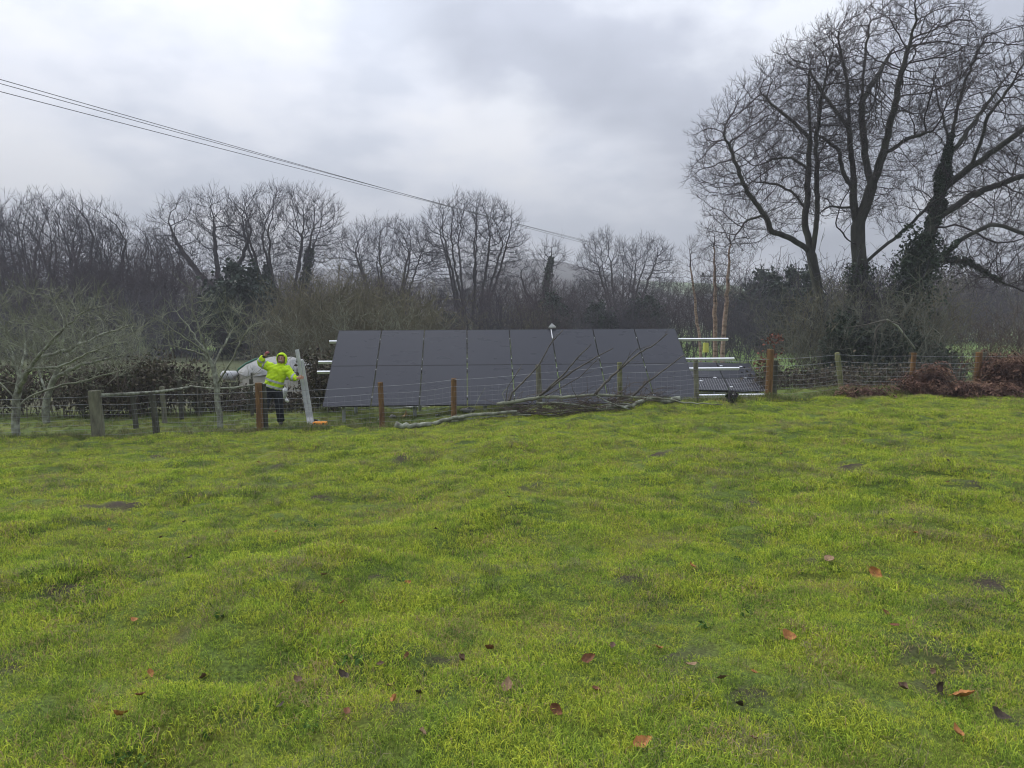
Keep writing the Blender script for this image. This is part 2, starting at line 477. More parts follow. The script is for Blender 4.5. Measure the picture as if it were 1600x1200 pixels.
GZ = gh(GX, GY)
bare = np.zeros_like(GX)
for px, py, s_ in BARE:
    s_ = s_ * .85
    q = ground_px(px, py)
    d = np.hypot((GX - q[0]) / 1.15, (GY - q[1]) / 1.25) + 0.22 * s_ * (vnoise(GX, GY, .11, 31) - .5) * 4
    bb = (1 - sstep(s_ * .3, s_ * 1.0, d)) * (.4 + .6 * sstep(.3, .6, vnoise(GX, GY, .16, 37)))
    bare = np.maximum(bare, bb)
    GZ += bb * (0.035 * s_ / .25) * (0.3 + 1.2 * vnoise(GX, GY, .1, 33))
nx, ny = len(xs), len(ys)
idx = np.arange(nx * ny).reshape(ny, nx)
F = np.stack([idx[:-1, :-1], idx[:-1, 1:], idx[1:, 1:], idx[1:, :-1]], -1).reshape(-1, 4)
V = np.stack([GX, GY, GZ], -1).reshape(-1, 3)
me = mesh_np("ground", V, F, True)
a_ = me.attributes.new("bare", "FLOAT", "POINT"); a_.data.foreach_set("value", bare.ravel().astype(np.float32))
D_ = np.hypot(GX, GY)
wood = np.maximum(sstep(160, 260, D_) * sstep(.12, .3, vnoise(GX, GY, 120, 8)), 0)
left_wood = sstep(20, 24, GY) * (1 - sstep(-4, 2, GX)) * sstep(.25, .5, vnoise(GX, GY, 9, 5))
wood = np.clip(wood + left_wood * .8, 0, 1)
a_ = me.attributes.new("wood", "FLOAT", "POINT"); a_.data.foreach_set("value", wood.ravel().astype(np.float32))
meadow = sstep(26, 34, GY) * (1 - wood)
a_ = me.attributes.new("meadow", "FLOAT", "POINT"); a_.data.foreach_set("value", meadow.ravel().astype(np.float32))
ground = link("ground", me, M["pasture"])
tag(ground, "grassy pasture sloping down to the wire fence and the fields beyond", kind="structure")

# ------------------------------------------------------------------ grass (stuff, scattered tufts of blades)
def tuft_mesh(name, n, rad, lmin, lmax, wid, lean, seed, curl=0.5, dead=0.0):
    r = np.random.default_rng(seed)
    ang = r.uniform(0, 2 * np.pi, n); rr = rad * np.sqrt(r.uniform(0, 1, n))
    base = np.stack([rr * np.cos(ang), rr * np.sin(ang), np.full(n, -0.006)], -1)
    az = r.uniform(0, 2 * np.pi, n); le = r.uniform(lmin, lmax, n); ln = np.clip(r.normal(lean, .3, n), 0.05, 1.45)
    hd = np.stack([np.cos(az), np.sin(az), np.zeros(n)], -1)
    up = np.array([0, 0, 1.0])
    d1 = hd * np.sin(ln * .55)[:, None] + up * np.cos(ln * .55)[:, None]
    l2 = np.clip(ln + curl, 0, 1.75)
    d2 = hd * np.sin(l2)[:, None] + up * np.cos(l2)[:, None]
    p1 = base + d1 * (le * .55)[:, None]; p2 = p1 + d2 * (le * .45)[:, None]
    tw = az + np.pi / 2 + r.normal(0, .5, n)
    side = np.stack([np.cos(tw), np.sin(tw), r.normal(0, .3, n)], -1) * (wid * r.uniform(.6, 1.3, n))[:, None]
    V = np.stack([base - side * .8, base + side * .8, p1 + side, p1 - side, p2], 1).reshape(-1, 3)
    b = np.arange(n)[:, None] * 5
    Fq = [tuple(x) for x in (b + np.array([[0, 1, 2, 3]]))]
    Ft = [tuple(x) for x in (b + np.array([[3, 2, 4]]))]
    me = bpy.data.meshes.new(name); me.from_pydata([tuple(v) for v in V], [], Fq + Ft)
    c = np.repeat(r.uniform(0, 1, n), 5).astype(np.float32); dd = np.repeat(np.clip(r.uniform(0, 1, n) - dead, 0, 1), 5).astype(np.float32)
    q = me.attributes.new("bcol", "FLOAT", "POINT"); q.data.foreach_set("value", c)
    q = me.attributes.new("bdead", "FLOAT", "POINT"); q.data.foreach_set("value", dd)
    return me
def grass_field(name, mask_fn, dens_fn, scale_fn, tufts, mat, label, step=0.2, x0=-15, x1=16, y0=1.4, y1=18.6, cat="grass", seed=1):
    ax = np.arange(x0, x1 + 1e-6, step); ay = np.arange(y0, y1 + 1e-6, step)
    X, Y = np.meshgrid(ax, ay)
    bilin = gh(X, Y) + .006
    ids = np.arange(X.size).reshape(X.shape)
    keep = mask_fn((X[:-1, :-1] + X[1:, 1:]) / 2, (Y[:-1, :-1] + Y[1:, 1:]) / 2)
    F = np.stack([ids[:-1, :-1], ids[:-1, 1:], ids[1:, 1:], ids[1:, :-1]], -1)[keep]
    me = mesh_np(name, np.stack([X, Y, bilin], -1).reshape(-1, 3), F)
    q = me.attributes.new("dens", "FLOAT", "POINT"); q.data.foreach_set("value", dens_fn(X, Y).ravel().astype(np.float32))
    q = me.attributes.new("gsc", "FLOAT", "POINT"); q.data.foreach_set("value", scale_fn(X, Y).ravel().astype(np.float32))
    o = link(name, me, mat)
    tag(o, label, kind="stuff")
    coll = bpy.data.collections.new(name + "_tufts")
    for tm in tufts:
        tm.materials.append(mat)
        to = bpy.data.objects.new(tm.name, tm); coll.objects.link(to)
    ng = bpy.data.node_groups.new(name + "_scatter", "GeometryNodeTree")
    ng.interface.new_socket("Geometry", in_out="INPUT", socket_type="NodeSocketGeometry")
    ng.interface.new_socket("Geometry", in_out="OUTPUT", socket_type="NodeSocketGeometry")
    gi = ng.nodes.new("NodeGroupInput"); go = ng.nodes.new("NodeGroupOutput")
    dp = ng.nodes.new("GeometryNodeDistributePointsOnFaces"); dp.distribute_method = "RANDOM"
    dp.inputs["Seed"].default_value = seed
    na = ng.nodes.new("GeometryNodeInputNamedAttribute"); na.data_type = "FLOAT"; na.inputs[0].default_value = "dens"
    nb = ng.nodes.new("GeometryNodeInputNamedAttribute"); nb.data_type = "FLOAT"; nb.inputs[0].default_value = "gsc"
    ip = ng.nodes.new("GeometryNodeInstanceOnPoints"); ip.inputs["Pick Instance"].default_value = True
    ci = ng.nodes.new("GeometryNodeCollectionInfo"); ci.inputs[0].default_value = coll
    ci.inputs["Separate Children"].default_value = True; ci.inputs["Reset Children"].default_value = True
    rv = ng.nodes.new("FunctionNodeRandomValue"); rv.data_type = "FLOAT_VECTOR"
    rv.inputs[0].default_value = (-.15, -.15, 0); rv.inputs[1].default_value = (.15, .15, 6.283)
    rs = ng.nodes.new("FunctionNodeRandomValue"); rs.data_type = "FLOAT"
    rs.inputs[2].default_value = 0.7; rs.inputs[3].default_value = 1.35
    mm = ng.nodes.new("ShaderNodeMath"); mm.operation = "MULTIPLY"
    lk = ng.links.new
    lk(gi.outputs[0], dp.inputs[0]); lk(na.outputs[0], dp.inputs["Density"])
    lk(dp.outputs["Points"], ip.inputs["Points"]); lk(ci.outputs[0], ip.inputs["Instance"])
    lk(rv.outputs[0], ip.inputs["Rotation"])
    lk(nb.outputs[0], mm.inputs[0]); lk(rs.outputs[1], mm.inputs[1]); lk(mm.outputs[0], ip.inputs["Scale"])
    lk(ip.outputs[0], go.inputs[0])
    md = o.modifiers.new("scatter", "NODES"); md.node_group = ng
    return o
def bare_at(X, Y):
    b = np.zeros_like(X)
    for px, py, s_ in BARE_W:
        d = np.hypot((X - px) / 1.15, (Y - py) / 1.25)
        b = np.maximum(b, 1 - sstep(s_ * .45, s_ * .95, d))
    return b
BARE_W = [(*ground_px(px, py)[:2], s_ * .78) for px, py, s_ in BARE]
def in_view(X, Y):
    return (np.abs(X) < 0.80 * Y + 1.3)
tufts = [tuft_mesh("turf_tuft", 95, .085, .020, .050, .0014, .85, 1), tuft_mesh("turf_tuft", 95, .085, .02, .052, .0014, 1.0, 2),
         tuft_mesh("turf_tuft", 85, .09, .025, .062, .0013, .75, 3), tuft_mesh("moss_tuft", 120, .08, .012, .035, .0015, .9, 4, dead=-.3)]
grass_field("grass", lambda X, Y: in_view(X, Y) & (Y < fence_y(X) - .1),
            lambda X, Y: np.interp(Y, [2, 5, 9, 18], [290, 215, 115, 62]) * (1 - .66 * bare_at(X, Y)),
            lambda X, Y: (0.34 + 0.5 * vnoise(X, Y, .8, 21) + .75 * vnoise(X, Y, .28, 22) ** 1.6) * np.interp(Y, [3, 8, 17], [.95, 1.15, 1.5]),
            tufts, M["grass"], "short mossy pasture grass covering the slope", step=.095, cat="grass")
def tus(X, Y):
    return sstep(.66, .86, vnoise(X, Y, .8, 19)) + .9 * sstep(.66, .85, vnoise(X, Y, .38, 41))
tufts2 = [tuft_mesh("long_tuft", 42, .06, .06, .14, .0014, .75, 5, .7, dead=.28), tuft_mesh("long_tuft", 36, .06, .05, .12, .0014, 1.0, 6, .8, dead=.38)]
grass_field("tussock_grass", lambda X, Y: in_view(X, Y) & (Y < fence_y(X) + .2),
            lambda X, Y: tus(X, Y) * np.interp(Y, [2, 6, 18], [55, 36, 20]) * (1 - .9 * bare_at(X, Y)),
            lambda X, Y: np.interp(Y, [3, 17], [.8, 1.1]) + 0 * X,
            tufts2, M["rough_grass"], "longer dark tussocks of grass among the turf", step=.15, seed=3)
tufts4 = [tuft_mesh("weed_tuft", 13, .05, .022, .045, .0075, 1.15, 11, .35, dead=-.6), tuft_mesh("weed_tuft", 22, .06, .012, .028, .0055, 1.2, 12, .3, dead=-.6)]
M["weed"] = grass_mat("weed_leaf", [(0.30, (0.075, 0.150, 0.040)), (0.5, (0.115, 0.205, 0.050)), (0.7, (0.15, 0.22, 0.06))], (0.25, 0.20, 0.10))
grass_field("ground_weeds", lambda X, Y: in_view(X, Y) & (Y < 9.5),
            lambda X, Y: 9 * sstep(.45, .75, vnoise(X, Y, .6, 61)), lambda X, Y: 1.0 + 0 * X,
            tufts4, M["weed"], "small broad leaved weeds and clover among the turf", step=.2, seed=9)
tufts3 = [tuft_mesh("rough_tuft", 70, .12, .08, .22, .0022, .55, 7, .6, dead=.12), tuft_mesh("rough_tuft", 70, .12, .06, .18, .0022, .75, 8, .7, dead=.18)]
grass_field("rough_grass", lambda X, Y: (np.abs(X) < .8 * Y + 1.5) & (Y > fence_y(X) - .35) & (Y < fence_y(X) + 9) & ~((X < -7) & (Y > 20.5)),
            lambda X, Y: 34 * (1 - .75 * sstep(-2.4, -1.6, X) * (1 - sstep(3.6, 4.4, X))) * (.35 + .65 * (1 - sstep(0, 2.5, Y - fence_y(X)))) * (.5 + vnoise(X, Y, .9, 51)),
            lambda X, Y: np.where(np.abs(Y - fence_y(X)) < .5, .95, .55) * (0.7 + .6 * vnoise(X, Y, .7, 52)),
            tufts3, M["rough_grass"], "long rough grass along the foot of the fence and behind it", step=.25, y1=27, x0=-20, x1=22, y0=14, seed=5)

# ------------------------------------------------------------------ tree machinery
def tubes_np(Pn, rad, first, k):
    """Pn (n,3) points of many chains one after the other; first[i] True where a chain starts"""
    n = len(Pn)
    last = np.append(first[1:], True)
    nxt = np.where(last, np.arange(n), np.arange(n) + 1); prv = np.where(first, np.arange(n), np.arange(n) - 1)
    t = Pn[np.minimum(nxt, n - 1)] - Pn[prv]
    t /= np.linalg.norm(t, axis=1, keepdims=True) + 1e-9
    cid = np.cumsum(first) - 1
    st = np.flatnonzero(first); en = np.append(st[1:], n) - 1
    dv = np.abs(Pn[en] - Pn[st])
    ref = np.eye(3)[np.argmin(dv, 1)][cid]
    u = ref - (ref * t).sum(1, keepdims=True) * t
    u /= np.linalg.norm(u, axis=1, keepdims=True) + 1e-9
    v = np.cross(t, u)
    a = 2 * np.pi * np.arange(k) / k
    V = Pn[:, None, :] + rad[:, None, None] * (np.cos(a)[None, :, None] * u[:, None, :] + np.sin(a)[None, :, None] * v[:, None, :])
    s = np.flatnonzero(~last)
    kk = np.arange(k); k2 = (kk + 1) % k
    F = np.stack([s[:, None] * k + kk, s[:, None] * k + k2, (s[:, None] + 1) * k + k2, (s[:, None] + 1) * k + kk], -1).reshape(-1, 4)
    return V.reshape(-1, 3), F
def join_np(parts):
    V = []; F = []; b = 0
    for v, f in parts:
        if len(v) == 0: continue
        V.append(v); F.append(f + b); b += len(v)
    return np.concatenate(V), np.concatenate(F)
def norm(a):
    return a / (np.linalg.norm(a, axis=-1, keepdims=True) + 1e-9)

def colonise(seeds, A, D, dk, di=6.0, iters=140, trop=0.08, jit=0.12, seed=0):
    r = np.random.default_rng(seed)
    pts = []; par = []
    for pl in seeds:
        pl = np.asarray(pl, float)
        start = -1
        if pts:
            dd = np.linalg.norm(np.array(pts) - pl[0], axis=1); start = int(dd.argmin())
        prev = start
        segs = []
        for a, b in zip(pl[:-1], pl[1:]):
            m = max(1, int(round(np.linalg.norm(b - a) / D)))
            for i in range(m):
                segs.append(a + (b - a) * (i / m))
        segs.append(pl[-1])
        for i, q in enumerate(segs):
            if i == 0 and start >= 0: continue
            pts.append(np.array(q) + (r.normal(0, .05 * D, 3) if i else 0)); par.append(prev); prev = len(pts) - 1
    Nn = np.array(pts); par = list(par)
    A = np.array(A, float)
    def dist(Aq, B):
        return np.sqrt(np.maximum((Aq ** 2).sum(1)[:, None] + (B ** 2).sum(1)[None] - 2 * Aq @ B.T, 0))
    d = dist(A, Nn); near = d.argmin(1); nd = d.min(1)
    keep = nd > dk; A, near, nd = A[keep], near[keep], nd[keep]
    lastdir = np.zeros_like(Nn); kids = np.zeros(len(Nn), int)
    for it in range(iters):
        if len(A) < 5: break
        act = nd < di
        if not act.any(): break
        ii = near[act]
        dirs = norm(A[act] - Nn[ii])
        acc = np.zeros_like(Nn); np.add.at(acc, ii, dirs)
        gw = np.unique(ii)
        g = norm(acc[gw]); g[:, 2] += trop; g += r.normal(0, jit, g.shape); g = norm(g)
        ok = ((g * lastdir[gw]).sum(1) < .94) & (kids[gw] < 4)
        # attractors bound to stuck nodes are dropped
        stuck = gw[~ok]
        if len(stuck):
            sm = np.isin(near, stuck) & (r.random(len(A)) < .5)
            A, near, nd = A[~sm], near[~sm], nd[~sm]
        gw, g = gw[ok], g[ok]
        if len(gw) == 0: continue
        new = Nn[gw] + g * D
        lastdir[gw] = g; kids[gw] += 1
        base = len(Nn)
        Nn = np.concatenate([Nn, new]); par += list(gw)
        lastdir = np.concatenate([lastdir, np.zeros_like(new)]); kids = np.concatenate([kids, np.zeros(len(new), int)])
        if len(A):
            dn = dist(A, new); j = dn.argmin(1); dm = dn[np.arange(len(A)), j]
            b = dm < nd; near[b] = base + j[b]; nd[b] = dm[b]
            keep = nd > dk; A, near, nd = A[keep], near[keep], nd[keep]
    return Nn, np.array(par)

def tree_geo(seeds, A, D, dk, r_tip, e, r_base=None, thick=0.05, twigs=2, tl=.8, tr=None, twig_thr=.02, seed=0, trop=.08, jit=.12,
             twup=.25, sub=2, di=6.0, iters=140, spread=.75, droop=0.0):
    Nn, par = colonise(seeds, A, D, dk, di, iters, trop, jit, seed)
    n = len(Nn)
    r = np.random.default_rng(seed + 99)
    # pipe model (children always come after parents)
    acc = np.zeros(n); rad = np.zeros(n)
    nk = np.zeros(n, int)
    for i in range(n):
        if par[i] >= 0: nk[par[i]] += 1
    for i in range(n - 1, -1, -1):
        v = acc[i] if acc[i] > 0 else r_tip ** e
        rad[i] = v ** (1 / e)
        if par[i] >= 0: acc[par[i]] += v * 1.004
    if r_base:
        # bend the radius law so that tips keep r_tip and the base gets r_base
        q = math.log(r_base / r_tip) / math.log(max(rad[0] / r_tip, 1.01))
        rad = r_tip * (rad / r_tip) ** q
    # slight smoothing
    for _ in range(2):
        s = Nn.copy(); c = np.ones(n)
        ch = np.flatnonzero(par >= 0)
        s2 = np.zeros_like(Nn); c2 = np.zeros(n)
        np.add.at(s2, par[ch], Nn[ch]); np.add.at(c2, par[ch], 1)
        inner = (par >= 0) & (c2 > 0)
        Nn[inner] = .5 * Nn[inner] + .25 * Nn[par[inner]] + .25 * s2[inner] / c2[inner][:, None]
    main = np.full(n, -1); best = np.zeros(n)
    for i in range(n):
        p = par[i]
        if p >= 0 and rad[i] > best[p]: best[p] = rad[i]; main[p] = i
    chP = []; chR = []; chF = []
    for i in range(n):
        p = par[i]
        if p >= 0 and main[p] == i: continue
        pts = []; rr = []
        if p >= 0:
            pts.append(Nn[p]); rr.append(min(rad[p], rad[i] * 1.25))
        j = i
        while j >= 0:
            pts.append(Nn[j]); rr.append(rad[j]); j = main[j]
        if len(pts) < 2: continue
        rr[-1] *= .6
        chP.append(np.array(pts)); chR.append(np.array(rr))
    big = []; small = []
    for p, q in zip(chP, chR):
        m = int((q > thick).sum())
        if m >= 2:
            big.append((p[:m + 1] if m < len(p) else p, q[:m + 1] if m < len(p) else q))
            if m < len(p) - 1: small.append((p[m:], q[m:]))
        else:
            small.append((p, q))
    def cat(lst):
        if not lst: return np.zeros((0, 3)), np.zeros(0), np.zeros(0, bool)
        Pc = np.concatenate([a for a, _ in lst]); Rc = np.concatenate([b for _, b in lst])
        f = np.zeros(len(Pc), bool); f[np.cumsum([0] + [len(a) for a, _ in lst[:-1]])] = True
        return Pc, Rc, f
    res_big = tubes_np(*cat(big), 7)
    parts = [tubes_np(*cat(small), 4)]
    # twigs
    if twigs:
        tr = tr or r_tip * .7
        dirn = np.zeros_like(Nn); m = par >= 0; dirn[m] = norm(Nn[m] - Nn[par[m]])
        src = np.flatnonzero((rad < twig_thr) & m)
        src = np.repeat(src, twigs)
        src = src[r.random(len(src)) < .85]
        tips = np.flatnonzero((nk == 0) & m)
        src = np.concatenate([src, tips, tips])
        def grow(p0, d0, Lm, rr0):
            k = len(p0)
            d = norm(d0 * (1 - spread * .5) + r.normal(0, spread * .55, (k, 3)) + np.array([0, 0, twup]))
            Ls = Lm * r.uniform(.4, 1.15, k)[:, None]
            b = r.normal(0, .16, (k, 3)); b[:, 2] += .14 - droop
            p1 = p0 + d * Ls * .5; dd = norm(d + b); p2 = p1 + dd * Ls * .5
            Pq = np.stack([p0, p1, p2], 1).reshape(-1, 3)
            Rq = np.tile(np.array([1, .8, .4]) * rr0, k)
            f = np.tile(np.array([True, False, False]), k)
            return tubes_np(Pq, Rq, f, 3), p1, p2, d, dd
        g1, p1, p2, d1, d2 = grow(Nn[src], dirn[src], tl, tr)
        parts.append(g1)
        for s_ in range(sub):
            u = r.uniform(.2, .95, len(p1))[:, None]
            g2, *_ = grow(p1 * (1 - u) + p2 * u, d2, tl * .55, tr * .75)
            parts.append(g2)
    return res_big, join_np(parts), (Nn, par, rad)

def ellipsoid_pts(c, rad, n, r, hollow=0.0):
    p = norm(r.normal(0, 1, (n, 3))) * (r.uniform(hollow ** 3, 1, n) ** (1 / 3))[:, None]
    return np.asarray(c) + p * np.asarray(rad)
def leaf_geo(c, sz, r, flat=0.0, aspect=1.5):
    """a pointed four-sided leaf at every point of c"""
    n = len(c)
    a = norm(r.normal(0, 1, (n, 3)) * np.array([1, 1, 1 - flat])); b = r.normal(0, 1, (n, 3)); b = norm(b - (a * b).sum(1, keepdims=True) * a)
    s = (sz * r.uniform(.6, 1.3, n))[:, None]
    nrm = np.cross(a, b) * s * .15
    V = np.stack([c - a * s * aspect * .5, c + b * s * .5 + nrm, c + a * s * aspect * .5, c - b * s * .5 + nrm], 1).reshape(-1, 3)
    return V, np.arange(n * 4).reshape(-1, 4)

def tree_obj(name, label, geo, base, mt, mc, cat_="tree", group=None, rz=0):
    big, small, info = geo
    t = thing(name, label, cat_, base, rz, group)
    if len(big[1]): link("trunk", mesh_np("trunk", big[0], big[1], True), mt, t)
    link("crown", mesh_np("crown", small[0], small[1], True), mc, t)
    return t
def pxpoly(pl, Y, base):
    return np.array([P(a, b, Y + c) - base for a, b, c in pl])
def pxell(cx, cy, rx, ry, rY, Y, n, base, r, hollow=.0, dY=0):
    c = P(cx, cy, Y + dY) - base
    k = Y / FPX
    return ellipsoid_pts(c, (rx * k, rY, ry * k), n, r, hollow)

# ------------------------------------------------------------------ the three tall bare trees on the right
r0 = np.random.default_rng(21)
YA = 35.0
bA = PG(1286, YA)
sA = [pxpoly([(1286, 590, 0), (1283, 500, 0), (1276, 440, 0), (1268, 400, 0), (1259, 350, .2), (1262, 280, .3), (1265, 215, .3), (1262, 150, .5), (1268, 90, .4)], YA, bA),
      pxpoly([(1269, 402, 0), (1277, 340, -.3), (1276, 270, -.4), (1275, 215, -.3), (1283, 150, -.6), (1297, 90, -.4)], YA, bA),
      pxpoly([(1264, 388, 0), (1230, 372, -.4), (1205, 362, -.9), (1193, 335, -1.2), (1175, 310, -1.4), (1160, 285, -1.6), (1150, 255, -1.7), (1141, 232, -1.7), (1130, 208, -1.8)], YA, bA),
      pxpoly([(1260, 325, .2), (1240, 300, .8), (1212, 287, 1.4), (1180, 283, 1.8)], YA, bA),
      pxpoly([(1263, 260, .2), (1235, 245, 1.0), (1205, 250, 1.6), (1180, 262, 2.0)], YA, bA),
      pxpoly([(1265, 215, .2), (1240, 190, .9), (1210, 165, 1.4), (1185, 140, 1.8)], YA, bA),
      pxpoly([(1195, 335, -1.2), (1168, 345, -1.5), (1145, 375, -1.7), (1128, 395, -1.9)], YA, bA)]
aA = np.concatenate([pxell(1262, 172, 92, 112, 4.2, YA, 2000, bA, r0, .55), pxell(1175, 225, 70, 95, 3.0, YA, 900, bA, r0, .2, -.5),
                     pxell(1130, 255, 55, 72, 2.2, YA, 520, bA, r0, 0, -1.6), pxell(1225, 300, 60, 70, 3.2, YA, 420, bA, r0),
                     pxell(1150, 355, 60, 45, 2.0, YA, 220, bA, r0, 0, -1.2)])
gA = tree_geo(sA, aA, .25, .40, .011, 2.35, .25, thick=.05, twigs=2, tl=.60, tr=.0078, sub=3, twig_thr=.019, seed=1, trop=.07, jit=.09, twup=.2, spread=.72)
treeA = tree_obj("bare_tree", "tall bare tree with two upright stems and a crooked limb reaching left", gA, bA, M["bark"], M["twig"])

YB = 34.0
bB = PG(1346, YB)
sB = [pxpoly([(1346, 600, 0), (1346, 480, 0), (1343, 400, 0), (1340, 345, 0), (1335, 320, 0), (1332, 270, .3), (1328, 200, .4), (1325, 130, .6), (1310, 60, .6)], YB, bB),
      pxpoly([(1341, 350, 0), (1362, 290, -.4), (1380, 240, -.7), (1395, 180, -1.1), (1408, 120, -1.4), (1424, 50, -1.6)], YB, bB),
      pxpoly([(1360, 292, -.3), (1350, 230, -.1), (1345, 160, .2), (1352, 90, .6), (1360, 30, .8)], YB, bB),
      pxpoly([(1336, 300, 0), (1318, 268, .6), (1310, 235, 1.2), (1285, 213, 1.6), (1270, 205, 2.0)], YB, bB),
      pxpoly([(1346, 415, 0), (1372, 392, -.3), (1400, 372, -.6), (1430, 345, -.9), (1452, 320, -1.1), (1490, 300, -1.4)], YB, bB),
      pxpoly([(1341, 385, 0), (1325, 375, -.8), (1302, 350, -1.5)], YB, bB),
      pxpoly([(1380, 240, -.7), (1420, 215, -1.6), (1460, 205, -2.2)], YB, bB),
      pxpoly([(1345, 160, .2), (1375, 110, 1.4), (1400, 70, 2.2)], YB, bB),
      pxpoly([(1333, 325, 0), (1295, 322, 1.0), (1270, 340, 1.6)], YB, bB),
      pxpoly([(1328, 200, .4), (1290, 150, 1.4), (1265, 110, 2.0)], YB, bB)]
aB = np.concatenate([pxell(1372, 122, 128, 108, 5.4, YB, 3100, bB, r0, .6), pxell(1360, 200, 120, 75, 4.5, YB, 600, bB, r0),
                     pxell(1340, 290, 95, 60, 3.5, YB, 420, bB, r0), pxell(1420, 300, 60, 70, 3.0, YB, 260, bB, r0)])
gB = tree_geo(sB, aB, .26, .40, .011, 2.35, .36, thick=.05, twigs=2, tl=.62, tr=.0078, sub=3, twig_thr=.019, seed=2, trop=.09, jit=.09, twup=.2, spread=.72)
treeB = tree_obj("bare_tree", "tallest bare tree with a thick trunk forking into a broad fan of limbs", gB, bB, M["bark"], M["twig"])

YC = 33.0
bC = PG(1402, YC)
ivyline = [(1402, 600, 0), (1412, 500, 0), (1428, 430, 0), (1448, 375, 0), (1463, 330, 0), (1475, 270, 0), (1486, 212, 0)]
sC = [pxpoly(ivyline + [(1497, 160, .3), (1520, 100, .5), (1542, 48, .6)], YC, bC),
      pxpoly([(1470, 295, 0), (1520, 258, -.8), (1580, 214, -1.6), (1650, 175, -2.2), (1710, 140, -2.5)], YC, bC),
      pxpoly([(1460, 342, 0), (1520, 305, .8), (1580, 280, 1.4), (1650, 262, 1.8), (1720, 250, 2)], YC, bC),
      pxpoly([(1418, 462, 0), (1460, 412, -1.0), (1500, 374, -1.7), (1550, 350, -2.2), (1600, 366, -2.6), (1645, 402, -2.8)], YC, bC),
      pxpoly([(1440, 402, 0), (1510, 408, .6), (1560, 438, 1.0), (1612, 464, 1.2)], YC, bC),
      pxpoly([(1484, 220, 0), (1470, 170, .7), (1456, 120, 1.2)], YC, bC),
      pxpoly([(1455, 355, 0), (1500, 352, -1.6), (1560, 380, -2.4), (1600, 372, -3)], YC, bC),
      pxpoly([(1478, 250, 0), (1530, 180, 1.2), (1580, 110, 2.0)], YC, bC),
      pxpoly([(1520, 258, -.8), (1545, 180, -1.8), (1590, 120, -2.2)], YC, bC)]
aC = np.concatenate([pxell(1565, 165, 105, 120, 5.0, YC, 2100, bC, r0, .3), pxell(1600, 300, 130, 90, 5.0, YC, 1500, bC, r0),
                     pxell(1560, 400, 110, 62, 4.0, YC, 700, bC, r0), pxell(1680, 230, 110, 130, 4.5, YC, 900, bC, r0)])
gC = tree_geo(sC, aC, .27, .42, .011, 2.35, .31, thick=.05, twigs=2, tl=.60, tr=.0078, sub=3, twig_thr=.019, seed=3, trop=.04, jit=.09, twup=.1, spread=.72, di=2.6)
treeC = tree_obj("bare_tree", "leaning bare tree wrapped in dark ivy with limbs sweeping right", gC, bC, M["bark"], M["twig"])
def ivy_on(line, Y, base, spread, n, r, sz=.10):
    pts = pxpoly(line, Y, base)
    seg = r.integers(0, len(pts) - 1, n); u = r.random(n)[:, None]
    c = pts[seg] * (1 - u) + pts[seg + 1] * u
    zz = np.interp(seg + u[:, 0], range(len(pts)), spread)
    lump = .15 + 1.35 * vnoise(c[:, 2] + 3, c[:, 0] * 3, .9, 5) * vnoise(c[:, 2], c[:, 0] * 2, .35, 6) * 1.6
    d = norm(r.normal(0, 1, (n, 3))) * (zz * lump * r.uniform(.45, 1.0, n))[:, None]
    return leaf_geo(c + d, sz, r)
iv = join_np([ivy_on(ivyline, YC, bC, [1.4, 1.3, 1.25, 1.2, 1.05, .8, .45], 24000, r0),
              ivy_on([(1430, 430, 0), (1460, 412, -1.0), (1500, 374, -1.7)], YC, bC, [.6, .35, .1], 600, r0),
              ivy_on([(1440, 402, 0), (1510, 408, .6), (1560, 438, 1.0)], YC, bC, [.6, .5, .1], 1300, r0),
              ivy_on([(1448, 372, 0), (1420, 352, -.6), (1400, 372, -.9)], YC, bC, [.3, .2, .06], 240, r0)])
tag(link("ivy", mesh_np("ivy", *iv), M["ivy"], treeC), kind="stuff")
iv = join_np([ivy_on([(1346, 600, 0), (1346, 540, 0), (1345, 480, 0), (1343, 420, 0)], YB, bB, [1.8, 1.5, 1.1, .7], 7000, r0)])
tag(link("ivy", mesh_np("ivy", *iv), M["ivy"], treeB), kind="stuff")

